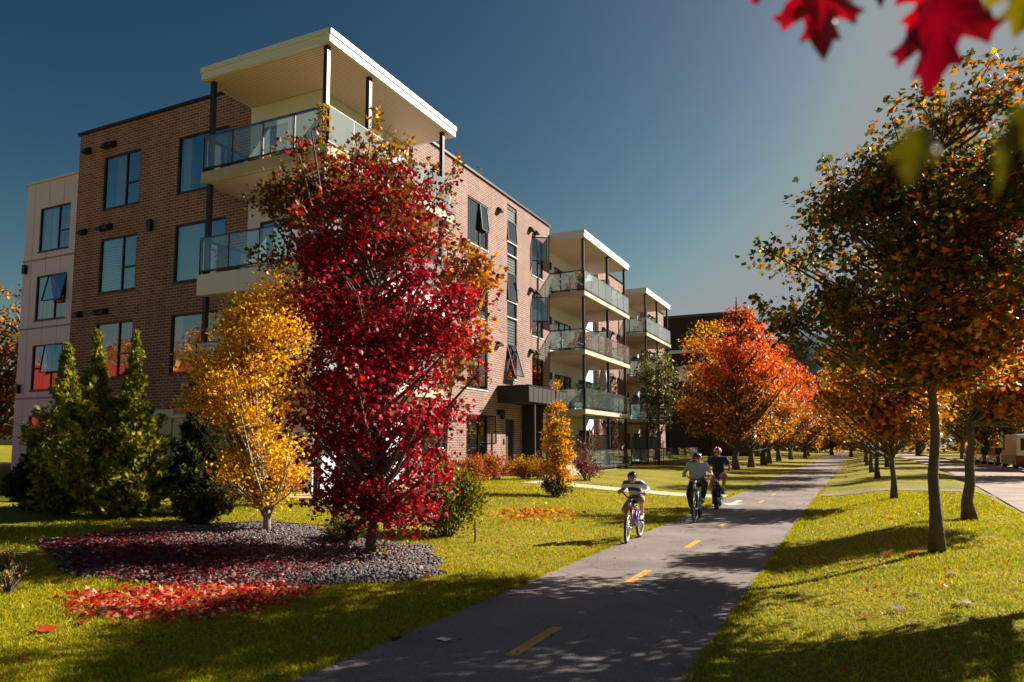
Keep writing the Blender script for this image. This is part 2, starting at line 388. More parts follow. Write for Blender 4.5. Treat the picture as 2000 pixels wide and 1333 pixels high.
# ================================================================ apartment building
FL = [0.4, 3.45, 6.5, 9.55]; ZT = 13.2; PITCH = 3.05
BLD = thing("apartment_building", (-20, 30, 0.3), "four-storey brick apartment building with glass balconies and flat white canopies", "building")
def wall(name, axis, c, u0, u1, z0, z1, holes, m, depth=0.14, out=1, shape=None):
    """one wall plane with window openings and their reveals. axis 'y': plane y=c, runs along x; 'x': plane x=c, runs along y"""
    mb = shape or MB(); us = sorted({u0, u1, *[h[0] for h in holes], *[h[1] for h in holes]}); zs = sorted({z0, z1, *[h[2] for h in holes], *[h[3] for h in holes]})
    P = (lambda u, z, d=0: (u, c + d, z)) if axis == 'y' else (lambda u, z, d=0: (c - d, u, z))
    for a, b in zip(us[:-1], us[1:]):
        for p, q in zip(zs[:-1], zs[1:]):
            mu, mz = (a + b) / 2, (p + q) / 2
            if any(h[0] < mu < h[1] and h[2] < mz < h[3] for h in holes): continue
            mb.quad(P(a, p), P(b, p), P(b, q), P(a, q))
    for a, b, p, q in holes:
        mb.quad(P(a, p), P(a, q), P(a, q, depth), P(a, p, depth)); mb.quad(P(b, q), P(b, p), P(b, p, depth), P(b, q, depth))
        mb.quad(P(a, q), P(b, q), P(b, q, depth), P(a, q, depth)); mb.quad(P(b, p), P(a, p), P(a, p, depth), P(b, p, depth))
    return mb
def local(axis, c):
    return (lambda u, d, z: (u, c + d, z)) if axis == 'y' else (lambda u, d, z: (c - d, u, z))
def lbox(mb, L, u0, u1, d0, d1, z0, z1, m=0):
    a = L(u0, d0, z0); b = L(u1, d1, z1); mb.box(a[0], b[0], a[1], b[1], a[2], b[2], m)
def curtain_mesh(L, u0, u1, z0, z1, d, amp=0.03, n=26):
    mb = MB(); vs = []
    for i in range(n + 1):
        u = u0 + (u1 - u0) * i / n; dd = d + amp * math.sin(i * 1.9) + amp * .5 * math.sin(i * 4.1 + u0)
        vs += [L(u, dd, z0), L(u, dd, z1)]
    mb.add(vs, [(2 * i, 2 * i + 2, 2 * i + 3, 2 * i + 1) for i in range(n)], 0, True)
    return mb
def window(axis, c, u0, u1, z0, z1, style='pair', curtain=None, depth=0.13, name="window", open_sash=None, flip=False):
    """black frame with its panes; style: pair (tall fixed light + split casement), door (sliding leaves), strip, single"""
    L = local(axis, c + (depth - 0.10 if axis == 'y' else -(depth - 0.10)))
    f = MB(); t = .055
    lbox(f, L, u0, u0 + t, 0, .07, z0, z1); lbox(f, L, u1 - t, u1, 0, .07, z0, z1)
    lbox(f, L, u0 + t, u1 - t, 0, .07, z0, z0 + t); lbox(f, L, u0 + t, u1 - t, 0, .07, z1 - t, z1)
    w = u1 - u0; mull = []
    if style == 'pair':
        um = u0 + w * (.36 if flip else .62); zm = z0 + (z1 - z0) * .42
        lbox(f, L, um - t / 2, um + t / 2, .002, .068, z0 + t, z1 - t)
        if flip: lbox(f, L, u0 + t, um - t / 2, .004, .066, zm - t / 2, zm + t / 2)
        else: lbox(f, L, um + t / 2, u1 - t, .004, .066, zm - t / 2, zm + t / 2)
    elif style == 'door':
        for k in (1, 2): lbox(f, L, u0 + w * k / 3 - t * .7, u0 + w * k / 3 + t * .7, .002, .068, z0 + t, z1 - t)
    o = f.build(name, BLACK_METAL, BLD)
    WORLD[o] = Matrix()
    p = MB(); a = L(u0 + t, .04, z0 + t); b = L(u1 - t, .04, z1 - t)
    if axis == 'y': p.quad(a, (b[0], a[1], a[2]), b, (a[0], a[1], b[2]))
    else: p.quad(a, (a[0], b[1], a[2]), b, (a[0], a[1], b[2]))
    p.build("pane", GLASS, o)
    s = MB(); lbox(s, L, u0 - .03, u1 + .03, -(depth - .10) - .03, -.002, z0 - .05, z0 - .003)
    if style != 'door': s.build("sill", BLACK_METAL if axis == 'y' else WHITE_TRIM, o)
    if curtain:
        kind, k0, k1, m = curtain
        if kind == 'curtain': curtain_mesh(L, u0 + w * k0, u0 + w * k1, z0 + .02, z1 - .02, .17).build("curtain", m, o)
        else:
            q = MB(); zz = z1 - .03
            while zz > z0 + (z1 - z0) * (1 - k1):
                lbox(q, L, u0 + .05, u0 + w * k0, .12, .135, zz - .075, zz); zz -= .1
            q.build("blind", m, o)
    if open_sash:
        h, ang, s0, s1, q0, q1 = open_sash      # hinge side, angle, along the window, up the window
        hb = MB(); gb = MB(); sw = s1 - s0
        ca, sa = math.cos(R(ang)), math.sin(R(ang))
        def T(x, z, th=0):
            if h == 'a': return L(s0 + x * ca, -x * sa + th, z)
            if h == 'b': return L(s1 - x * ca, -x * sa + th, z)
            zz = q1 - (q1 - z) * ca; return L(s0 + x, -(q1 - z) * sa + th, zz)      # hung from its top edge
        for A, B in (((0, q0), (0, q1)), ((sw, q0), (sw, q1)), ((0, q0), (sw, q0)), ((0, q1), (sw, q1))):
            hb.bar(T(*A), T(*B), .05, .045)
        gb.quad(T(0, q0), T(sw, q0), T(sw, q1), T(0, q1))
        so = hb.build("open_sash", BLACK_METAL, o)
        gb2 = gb.build("sash_pane", GLASS, o)
    return o
WZ = [(1.0, 2.97), (4.05, 6.02), (7.1, 9.07), (10.15, 12.12)]
# --- brick walls and white panels
LA, LP = (-24.15, -22.2), (-20.3, -17.95)
wb = wall("w", 'y', 16.15, -25.6, -17.0, 0.2, ZT, [(u[0], u[1], z[0], z[1]) for u in (LA, LP) for z in WZ], BRICK)
wb.quad((-25.6, 18.8, .2), (-25.6, 16.15, .2), (-25.6, 16.15, ZT), (-25.6, 18.8, ZT))
wb.build('brick_wall', BRICK, BLD); wb = MB()
FB, FS, FW2, FD = (25.2, 27.05), (28.95, 30.0), (31.75, 33.15), (28.8, 29.72)
FX2 = (21.9, 23.7)
holes = [(u[0], u[1], z[0], z[1]) for u in (FB, FX2) for z in WZ] + [(FW2[0], FW2[1], z[0], z[1]) for z in WZ[1:]] + [(FS[0], FS[1], 4.75, ZT - .28), (FD[0], FD[1], .75, 2.87)]
wall("w", 'x', -14.15, 20.8, 34.04, 0.2, ZT, holes, BRICK, shape=wb)
wb.quad((-14.15, 34.04, .2), (-14.9, 34.04, .2), (-14.9, 34.04, ZT), (-14.15, 34.04, ZT))
wb.build('brick_wall', BRICK, BLD); wb = MB()
h3 = [(44.7, 45.9, f + .5, f + 2.5) for f in FL]
wall("w", 'x', -14.6, 43.3, 48.9, 0.2, ZT, h3, BRICK, shape=wb)
wb.quad((-14.6, 48.9, .2), (-15.5, 48.9, .2), (-15.5, 48.9, ZT), (-14.6, 48.9, ZT)); wb.quad((-14.9, 43.3, .2), (-14.6, 43.3, .2), (-14.6, 43.3, ZT), (-14.9, 43.3, ZT))
wb.build('brick_wall', BRICK, BLD); wb = MB()
h4 = [(59.0, 60.4, f + .5, f + 2.5) for f in FL]
wall("w", 'x', -14.9, 56.6, 62, 0.2, ZT, h4, BRICK, shape=wb)
wb.quad((-15.5, 56.6, .2), (-14.9, 56.6, .2), (-14.9, 56.6, ZT), (-15.5, 56.6, ZT))
wb.quad((-14.9, 62, .2), (-30, 62, .2), (-30, 62, ZT), (-14.9, 62, ZT)); wb.quad((-30, 62, .2), (-30, 34, .2), (-30, 34, ZT), (-30, 62, ZT))
wb.build("brick_wall", BRICK, BLD)
wp = MB()
WING = (-32.06, -29.96)
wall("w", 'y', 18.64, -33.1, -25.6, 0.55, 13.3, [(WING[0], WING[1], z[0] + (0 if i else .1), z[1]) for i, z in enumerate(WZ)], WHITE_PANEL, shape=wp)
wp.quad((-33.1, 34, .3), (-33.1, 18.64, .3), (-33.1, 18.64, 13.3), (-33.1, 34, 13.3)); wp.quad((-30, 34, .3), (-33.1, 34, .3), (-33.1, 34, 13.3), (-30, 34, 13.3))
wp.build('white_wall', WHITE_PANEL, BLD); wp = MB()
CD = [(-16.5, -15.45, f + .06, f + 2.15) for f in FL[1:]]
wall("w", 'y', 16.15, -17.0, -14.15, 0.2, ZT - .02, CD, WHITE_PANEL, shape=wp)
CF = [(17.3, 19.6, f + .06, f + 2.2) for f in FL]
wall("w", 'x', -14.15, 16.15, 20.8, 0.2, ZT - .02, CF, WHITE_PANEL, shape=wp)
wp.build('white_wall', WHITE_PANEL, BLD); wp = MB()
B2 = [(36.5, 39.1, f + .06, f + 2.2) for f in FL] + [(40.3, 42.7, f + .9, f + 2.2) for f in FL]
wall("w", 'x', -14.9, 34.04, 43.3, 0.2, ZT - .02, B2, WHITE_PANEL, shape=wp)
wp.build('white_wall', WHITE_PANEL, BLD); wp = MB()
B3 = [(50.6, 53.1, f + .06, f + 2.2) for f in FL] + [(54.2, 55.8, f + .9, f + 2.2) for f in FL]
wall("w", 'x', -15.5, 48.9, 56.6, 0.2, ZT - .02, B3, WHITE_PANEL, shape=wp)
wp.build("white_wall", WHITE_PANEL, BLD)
sm = MB()
for z in (3.72, 6.77, 9.82): sm.box(-33.12, -25.62, 18.615, 18.637, z - .035, z + .035)
for x in np.arange(-32.5, -26, 1.02): sm.box(x - .004, x + .004, 18.632, 18.638, .6, 13.25)
sm.build("panel_joint", SEAM, BLD)
rf = MB()
rf.prism([(-25.55, 16.2), (-14.2, 16.2), (-14.2, 34), (-14.95, 34.1), (-15.55, 61.9), (-29.9, 61.9), (-29.9, 34), (-33, 34), (-33, 18.7), (-25.55, 18.7)], 12.7, 12.9)
rf.build("roof", ROOFING, BLD)
for bx_ in ((-25.68, -17.0, 16.07, 16.4), (-14.4, -14.07, 20.8, 34.1), (-14.85, -14.52, 43.3, 48.9), (-15.15, -14.82, 56.6, 62.05), (-25.68, -25.4, 16.401, 18.9)):
    cp = MB(); cp.box(*bx_, ZT, ZT + .09); cp.build("parapet_cap", BLACK_METAL, BLD)
cp = MB(); cp.box(-33.18, -25.6, 18.55, 18.85, 13.3, 13.37); cp.build("parapet_cap", WHITE_TRIM, BLD)
fd = MB(); fd.box(-33.12, -25.62, 18.6, 18.7, .3, .55); fd.build("foundation", CONCRETE, BLD)
core = MB()   # rooms behind the glass
core.prism([(-32, 20.2), (-24.4, 20.2), (-24.4, 17.6), (-15.6, 17.6), (-15.6, 35), (-16.4, 36), (-17, 61), (-29, 61), (-29, 33), (-32, 33)], .3, 12.6)
for f in FL:
    core.prism([(-33, 18.8), (-25.4, 18.8), (-25.4, 16.35), (-14.35, 16.35), (-14.35, 33.9), (-15.1, 34), (-15.1, 43.2), (-14.8, 43.4), (-14.8, 48.7), (-15.7, 49), (-15.7, 61.8), (-29, 61.8), (-29, 33), (-33, 33)], f - .3, f - .02)
core.build("interior", INTERIOR, BLD)
# --- windows
cur = {0: ('curtain', 0, .3, CURTAIN), 1: None, 2: ('blind', .62, .98, BLIND), 3: ('curtain', .22, .6, CURTAIN_PINK)}
for i, z in enumerate(WZ): window('y', 16.15, *LA, *z, 'pair', cur[i])
for i, z in enumerate(WZ): window('y', 16.15, *LP, *z, 'pair', [None, ('curtain', .0, .16, CURTAIN), ('curtain', .02, .5, CURTAIN), ('curtain', .02, .2, CURTAIN)][i])
for i, z in enumerate(WZ):
    z = (z[0] + (0 if i else .1), z[1]); um = WING[0] + 2.1 * .62
    window('y', 18.64, *WING, *z, 'pair', ('curtain', .03, .5, CURTAIN) if i > 1 else None,
           open_sash=('t', 12 if i == 2 else 7, um - .5, WING[1] - .02, z[0] + .75, z[1] - .03) if i in (1, 2) else None)
for i, z in enumerate(WZ):
    um = FB[0] + 1.85 * .62
    window('x', -14.15, *FB, *z, 'pair', ('curtain', 0, .6, CURTAIN) if i == 3 else (('blind', .6, .9, BLIND) if i == 0 else None),
           open_sash=('b', 65, um - .02, FB[1] - .05, z[0] + .78, z[1] - .06) if i == 0 else (('t', 6, um, FB[1] - .05, z[0] + .8, z[1] - .06) if i == 3 else None))
    window('x', -14.15, *FX2, *z, 'pair', ('curtain', 0, .4, CURTAIN))
for i, z in enumerate(WZ[1:]):
    window('x', -14.15, *FW2, *z, 'pair', ('curtain', .05, .9, CURTAIN) if i != 0 else None,
           open_sash=('a', 55, FW2[0] + .05, FW2[0] + .85, z[0] + .72, z[1] - .06) if i else None)
# tall stair strip: glass and louvre panels in turn
zz = 4.75
strip = [('w', 4.8, 6.3, True), ('l', 6.3, 7.5, 0), ('w', 7.5, 8.5, False), ('w', 8.5, 9.95, True), ('l', 9.95, 10.9, 0), ('w', 10.9, 11.6, False), ('w', 11.6, 12.5, True)]
strip = [('w', 4.75, 6.35, True), ('l', 6.35, 7.6, 0), ('w', 7.6, 8.35, 0), ('w', 8.35, 9.7, True), ('l', 9.7, 10.55, 0), ('w', 10.55, 11.15, 0), ('w', 11.15, 12.2, True), ('l', 12.2, ZT - .28, 0)]
for k, a, b, op in strip:
    if k == 'w':
        window('x', -14.15, *FS, a, b, 'single', None, open_sash=('t', 16 if a < 5 else 4, FS[0] + .04, FS[1] - .04, a + .05, b - .05) if op else None)
    else:
        q = MB(); L = local('x', -14.15); z = a + .01
        lbox(q, L, *FS, .1, .13, a, b)
        while z < b - .05: lbox(q, L, FS[0] + .04, FS[1] - .04, .075, .099, z, z + .1); z += .13
        q.build("louvre_panel", SPANDREL, BLD)
for u in CD: window('y', 16.15, *u, 'single', None, name="balcony_door")
for i, u in enumerate(CF): window('x', -14.15, *u, 'door', ('curtain', .5, .95, CURTAIN), name="balcony_door")
for i, u in enumerate(B2): window('x', -14.9, *u, 'door' if i < 4 else 'pair', ('curtain', .05, .35, CURTAIN) if i in (1, 2) else None, name="balcony_door" if i < 4 else "window")
for i, u in enumerate(B3): window('x', -15.5, *u, 'door' if i < 4 else 'pair', None, name="balcony_door" if i < 4 else "window")
for u in h3: window('x', -14.6, *u, 'single')
for u in h4: window('x', -14.9, *u, 'single')
# --- entrance: door, dark vestibule, canopy, steps
dr = MB(); L = local('x', -14.15); lbox(dr, L, FD[0], FD[1], .09, .13, .75, 2.87); DOOR = dr.build("entry_door", DARK_CLAD, BLD); WORLD[DOOR] = Matrix()
dh = MB(); lbox(dh, L, FD[0] + .06, FD[0] + .1, .03, .088, 1.65, 1.9); dh.build("handle", BLACK_METAL, DOOR)
ip = MB(); lbox(ip, L, 28.55, 28.65, -.03, -.002, 1.75, 1.98); ip.build("intercom", BLACK_METAL, BLD)
ve = MB(); ve.box(-14.14, -13.05, 30.55, 32.5, .3, 3.5); VEST = ve.build("vestibule", DARK_CLAD, BLD); WORLD[VEST] = Matrix()
vg = MB(); vg.box(-13.046, -13.0, 30.9, 32.2, .75, 3.1); vg.build("vestibule_door", BLACK_METAL, VEST)
cn = MB(); cn.box(-14.14, -12.67, 28.0, 32.6, 3.58, 4.28); CAN = cn.build("entrance_canopy", DARK_CLAD, BLD); WORLD[CAN] = Matrix()
cf = MB(); cf.box(-12.668, -12.64, 28.0, 32.6, 3.6, 4.26)
for y in np.arange(28.02, 32.6, .5): cf.box(-12.64, -12.625, y, y + .012, 3.62, 4.24)
cf.build("fascia", mat("dark_fascia", (.035, .035, .037), .5, .1, .15, 4), CAN)
cc = MB(); cc.box(-14.14, -12.62, 27.97, 32.63, 4.282, 4.33); cc.build("canopy_cap", BLACK_METAL, CAN)
pp = MB(); pp.box(-12.85, -12.75, 28.9, 29.0, .5, 3.577); pp.build("canopy_post", DARK_CLAD, CAN)
dp = MB(); dp.tube([(-14.10, 20.98, .4), (-14.10, 20.98, 13.1)], .045, 8)
for z in (2, 5, 8, 11): dp.box(-14.148, -14.06, 20.93, 21.03, z, z + .04)
dp.build("downpipe", BLACK_METAL, BLD)
ae = MB(); ae.tube([(-14.3, 26.6, ZT + .09), (-14.3, 26.6, ZT + .55)], .015, 6); ae.tube([(-14.3, 26.3, ZT + .5), (-14.3, 27.1, ZT + .58)], .012, 6); ae.build("aerial", BLACK_METAL, BLD)
# --- vent hoods and wall lamps
def hood_mesh(L, u, z, w=.26):
    mb = MB(); P = [L(u - w / 2, -.003, z + .13), L(u + w / 2, -.003, z + .13), L(u + w / 2, -.003, z - .08), L(u - w / 2, -.003, z - .08),
                    L(u - w / 2, -.10, z + .13), L(u + w / 2, -.10, z + .13), L(u + w / 2, -.24, z - .02), L(u - w / 2, -.24, z - .02), L(u + w / 2, -.24, z - .08), L(u - w / 2, -.24, z - .08)]
    mb.add(P, [(0, 1, 5, 4), (4, 5, 6, 7), (7, 6, 8, 9), (9, 8, 2, 3), (1, 2, 8, 6, 5), (0, 4, 7, 9, 3), (0, 3, 2, 1)]); return mb
HL = local('y', 16.15); HF = local('x', -14.15)
for f in (3.45, 6.5, 9.55):
    for u in (-25.05, -24.0, -23.65): hood_mesh(HL, u, f + 2.93 - .0).build("vent_hood", BLACK_METAL, BLD)
for f in FL:
    for u in (28.05, 31.55, 32.15): hood_mesh(HF, u, f + (2.72 if u < 30 else 2.8)).build("vent_hood", BLACK_METAL, BLD)
for f in FL:
    for u in (44.2, 45.2, 46.1, 47.4): hood_mesh(local('x', -14.6), u, f + 2.75, .3).build("vent_hood", BLACK_METAL, BLD)
    for u in (57.0, 58.0): hood_mesh(local('x', -14.9), u, f + 2.7, .3).build("vent_hood", BLACK_METAL, BLD)
def wall_lamp(L, u, z):
    mb = MB(); lbox(mb, L, u - .09, u + .09, -.16, -.04, z - .2, z + .2); lbox(mb, L, u - .04, u + .04, -.04, -.002, z - .05, z + .05)
    mb.build("wall_lamp", BLACK_METAL, BLD)
wall_lamp(HL, -21.45, 9.2); wall_lamp(local('y', 18.64), -32.85, 9.45); wall_lamp(local('y', 18.64), -32.8, 4.15)
wall_lamp(HF, 28.35, 3.05); wall_lamp(local('x', -14.9), 35.7, FL[3] + 2.0); wall_lamp(local('x', -14.9), 35.7, FL[2] + 2.0); wall_lamp(local('x', -14.9), 35.7, FL[1] + 2.0)
# --- balconies
def railing(slab, pts, z, h=1.07, milky=(), back=True):
    """glass railing along a polyline standing on a balcony slab: rails + posts, then the sheets of glass"""
    fr = MB()
    for k, (a, b) in enumerate(zip(pts[:-1], pts[1:])):
        A = Vector((*a, 0)); B = Vector((*b, 0)); d = (B - A); ln = d.length; n = max(1, round(ln / 1.15)); d /= ln
        zv = Vector((0, 0, 1)); t = MB()
        fr.bar(A + zv * (z + h), B + zv * (z + h), .05, .05); fr.bar(A + zv * (z + .1), B + zv * (z + .1), .045, .045)
        for i in range(n + 1):
            p = A + d * (ln * i / n)
            fr.bar(p + zv * (z - .12 if i % 2 == 0 else z + .02), p + zv * (z + h - .025), .04, .04)
        for i in range(n):
            p = A + d * (ln * i / n + .03); q = A + d * (ln * (i + 1) / n - .03)
            s = Vector((d.y, -d.x, 0)) * .028
            t.quad(p + s + zv * (z + .13), q + s + zv * (z + .13), q + s + zv * (z + h + .0), p + s + zv * (z + h + .0))
        t.build("glass_sheet", GLASS_MILKY if k in milky else GLASS_RAIL, slab)
    r = fr.build("railing", BLACK_METAL, slab)
def posts(slab, spots, z0, z1, w=.13):
    for x, y in spots:
        p = MB(); p.box(x - w / 2, x + w / 2, y - w / 2, y + w / 2, z0, z1); p.build("post", BLACK_METAL, slab)
CORNER = [(-16.9, 14.24), (-12.23, 14.24), (-12.23, 20.8), (-14.16, 20.8), (-14.16, 16.14), (-16.9, 16.14)]
CP = [(-16.72, 14.42), (-12.42, 14.36), (-12.42, 16.2), (-12.42, 20.3)]
for i, f in enumerate(FL):
    if i == 0:
        s = MB(); s.prism(CORNER, .25, .38); o = s.build("patio_slab", CONCRETE, BLD); WORLD[o] = Matrix()
        posts(o, CP, .38, FL[1] - .3); continue
    th = .5 if i == 2 else .22
    s = MB(); s.prism(CORNER, f - th, f + .1); o = s.build("balcony_slab", WHITE_TRIM if i == 2 else CONCRETE_PALE, BLD); WORLD[o] = Matrix()
    u = MB(); u.prism([(-16.8, 14.34), (-12.33, 14.34), (-12.33, 20.7), (-14.17, 20.7), (-14.17, 16.13), (-16.8, 16.13)], f - th - .02, f - th - .003); u.build("soffit", CONCRETE, o)
    railing(o, [(-16.85, 16.1), (-16.85, 14.29), (-12.28, 14.29), (-12.28, 20.75)], f + .1, 1.07, milky=(2,))
    posts(o, CP, f + .1, (FL[i + 1] - (.5 if i == 1 else .22) - .02) if i < 3 else 12.44)
def canopy(pts, inner, z0=12.46, z1=12.8):
    s = MB(); s.prism(pts, z0, z1); o = s.build("balcony_canopy", WHITE_TRIM, BLD); WORLD[o] = Matrix()
    u = MB(); u.prism(inner, z0 - .012, z0 - .003); u.build("soffit", SOFFIT, o)
    xs_ = [p[0] for p in pts]; ys_ = [p[1] for p in pts]
    e = MB(); e.box(min(xs_) - .03, max(xs_) + .03, min(ys_) - .03, min(ys_) - .002, z1 - .12, z1 + .03); e.box(max(xs_) + .002, max(xs_) + .03, min(ys_) - .03, max(ys_) + .03, z1 - .12, z1 + .03); e.build("fascia", WHITE_TRIM, o)
    return o
canopy([(-17.0, 14.2), (-12.2, 14.2), (-12.2, 20.85), (-14.13, 20.85), (-14.13, 16.13), (-17.0, 16.13)], [(-16.9, 14.3), (-12.3, 14.3), (-12.3, 20.75), (-14.12, 20.75), (-14.12, 16.12), (-16.9, 16.12)])
def bay(xf, xb, y0, y1, post_ys, dividers):
    for i, f in enumerate(FL):
        if i == 0:
            s = MB(); s.box(xb + .002, xf, y0, y1, .1, .36); o = s.build("patio_slab", CONCRETE_PALE, BLD); WORLD[o] = Matrix()
            railing(o, [(xb + .1, y0 + .05), (xf - .05, y0 + .05), (xf - .05, y1 - .05)], .36)
            posts(o, [(xf - .18, y) for y in post_ys], .36, FL[1] - .2)
        else:
            s = MB(); s.box(xb + .002, xf, y0, y1, f - .15, f + .08); o = s.build("balcony_slab", CONCRETE_PALE, BLD); WORLD[o] = Matrix()
            u = MB(); u.box(xb + .01, xf - .08, y0 + .08, y1 - .08, f - .165, f - .153); u.build("soffit", CONCRETE, o)
            railing(o, [(xb + .1, y0 + .05), (xf - .05, y0 + .05), (xf - .05, y1 - .05), (xb + .1, y1 - .05)], f + .08, 1.07, milky=(1,) if i == 3 else ())
            posts(o, [(xf - .18, y) for y in post_ys], f + .08, FL[i + 1] - .17 if i < 3 else 12.44)
        for y in dividers:
            d = MB(); d.box(xb + .05, xf - .5, y - .02, y + .02, f + .25, f + 1.85); d.build("privacy_screen", GLASS_MILKY, o)
            d = MB()
            for z in (.22, 1.87): d.box(xb + .05, xf - .48, y - .025, y + .025, f + z - .02, f + z + .02)
            d.box(xf - .5, xf - .46, y - .025, y + .025, f + .1, f + 1.85); d.build("screen_frame", BLACK_METAL, o)
    canopy([(xb + .002, y0), (xf, y0), (xf, y1), (xb + .002, y1)], [(xb + .01, y0 + .1), (xf - .1, y0 + .1), (xf - .1, y1 - .1), (xb + .01, y1 - .1)])
bay(-12.23, -14.9, 34.08, 42.2, (34.4, 38.4, 41.7), (39.7,))
bay(-12.95, -15.5, 48.95, 56.3, (49.3, 52.6, 55.8), (53.6,))
# patio fences of glass farther along the ground floor
pf = MB(); pf.box(-15.0, -12.9, 58.0, 66.0, .1, .36); o = pf.build("patio_slab", CONCRETE_PALE, BLD); WORLD[o] = Matrix()
railing(o, [(-14.8, 58.05), (-12.95, 58.05), (-12.95, 65.9)], .36)
# --- steps with handrail in front of the vestibule
st = thing("entry_steps", (-12, 30, .35), "concrete entry steps with thin metal handrails below the dark canopy", "steps")
s = MB(); s.box(-14.1, -12.3, 28.6, 32.6, .2, .74); s.box(-12.3, -11.95, 29.8, 32.4, .2, .58); s.box(-11.95, -11.6, 29.8, 32.4, .2, .44); s.build("step", CONCRETE_PALE, st)
for y in (29.75, 32.35):
    h = MB(); h.tube([(-12.75, y, .74), (-12.75, y, 1.72), (-12.35, y, 1.72), (-12.35, y, .74)], .025); h.tube([(-12.35, y, 1.68), (-11.3, y, 1.2), (-11.3, y, .4)], .022)
    h.build("handrail", mat("grey_metal" + str(y), (.42, .40, .37), .4, .4), st)
# ================================================================ leaves and trees
LOBED = np.array([(0, 0), (.16, .10), (.40, .02), (.34, .22), (.58, .48), (.34, .50), (.26, .60), (.20, .78), (0, 1.05),
                  (-.20, .78), (-.26, .60), (-.34, .50), (-.58, .48), (-.34, .22), (-.40, .02), (-.16, .10)], float)
def tmpl(kind):
    if kind == 'lobed':
        k = len(LOBED); v = np.vstack([LOBED, [(0, .38)]]); z = -0.22 * np.abs(v[:, 0]) - 0.10 * (v[:, 1] - .4) ** 2
        f = [(i, (i + 1) % k, k) for i in range(k)]
        return np.column_stack([v, z]), np.array(f)
    if kind == 'oval':
        v = np.array([(0, 0, 0), (.3, .3, -.08), (.3, .65, -.09), (0, 1, -.05), (-.3, .65, -.09), (-.3, .3, -.08), (0, .5, 0)])
        return v, np.array([(i, (i + 1) % 6, 6) for i in range(6)])
    if kind == 'diamond':
        v = np.array([(0, 0, 0), (.36, .45, -.1), (0, 1, -.06), (-.36, .45, -.1)]); return v, np.array([(0, 1, 2), (0, 2, 3)])
    if kind == 'spray':     # flat fan of scale leaves
        v = [(0, 0, 0)]; f = []
        for a, ln in ((-42, .62), (-18, .85), (4, 1.0), (24, .8), (46, .6)):
            c, s = math.cos(R(a)), math.sin(R(a)); k = len(v)
            v += [(s * ln * .45 + c * .075, c * ln * .45 - s * .075, 0.03), (s * ln, c * ln, -.03), (s * ln * .45 - c * .075, c * ln * .45 + s * .075, 0.03)]
            f += [(0, k, k + 1), (0, k + 1, k + 2)]
        return np.array(v), np.array(f)
    if kind == 'blade':
        v = np.array([(-.5, 0, 0), (.5, 0, 0), (.34, .55, .0), (-.34, .55, .0), (0, 1, .0)]); return v, np.array([(0, 1, 2), (0, 2, 3), (3, 2, 4)])
def unit(a): return a / np.maximum(np.linalg.norm(a, axis=-1, keepdims=True), 1e-9)
def leaf_object(name, P, T, N, S, C, kind, m, parent=None, bend=None, width=None):
    """one mesh of many leaves: positions, axis, normal, length, colour"""
    v, f = tmpl(kind); k = len(v); n = len(P)
    T = unit(T); N = N - T * np.sum(N * T, 1, keepdims=True); N = unit(N); B = np.cross(T, N)
    Wd = S if width is None else width
    V = P[:, None] + B[:, None] * (v[None, :, 0:1] * np.asarray(Wd)[:, None, None]) + T[:, None] * (v[None, :, 1:2] * S[:, None, None]) + N[:, None] * (v[None, :, 2:3] * S[:, None, None])
    if bend is not None: V = V + bend[:, None] * (v[None, :, 1:2] ** 2)
    F = (f[None] + (np.arange(n) * k)[:, None, None]).reshape(-1, 3)
    return raw_mesh(name, V.reshape(-1, 3), F, m, np.repeat(C, k, 0), parent)
def raw_mesh(name, V, F, m, C=None, parent=None, smooth=False):
    me = bpy.data.meshes.new(name); nv, nf = len(V), len(F); w = F.shape[1]
    me.vertices.add(nv); me.vertices.foreach_set('co', np.ascontiguousarray(V, np.float32).ravel())
    me.loops.add(nf * w); me.loops.foreach_set('vertex_index', np.ascontiguousarray(F, np.int32).ravel())
    me.polygons.add(nf); me.polygons.foreach_set('loop_start', np.arange(0, nf * w, w, dtype=np.int32))
    try: me.polygons.foreach_set('loop_total', np.full(nf, w, np.int32))
    except Exception: pass
    if smooth: me.polygons.foreach_set('use_smooth', np.ones(nf, bool))
    if C is not None:
        a = me.color_attributes.new("Col", 'FLOAT_COLOR', 'POINT')
        a.data.foreach_set('color', np.column_stack([C, np.ones(len(C))]).astype(np.float32).ravel())
    me.materials.append(m); me.update(calc_edges=True); me.validate()
    return link(name, me, parent)
def envelope(rows):
    a = np.array(rows, float); a = a[np.argsort(a[:, 0])]
    return lambda h: tuple(np.interp(h, a[:, 0], a[:, i]) for i in (1, 2, 3)), a[0, 0], a[-1, 0], a
def pick_colors(rng, n, pal, jit=.18):
    """pal: [(colour, weight)]; every leaf its own tint"""
    c = np.array([p[0] for p in pal]); w = np.array([p[1] for p in pal], float); w /= w.sum()
    C = c[rng.choice(len(c), n, p=w)]
    return np.clip(C * (1 + jit * rng.standard_normal((n, 1))) * (1 + .06 * rng.standard_normal((n, 3))), .003, .95)
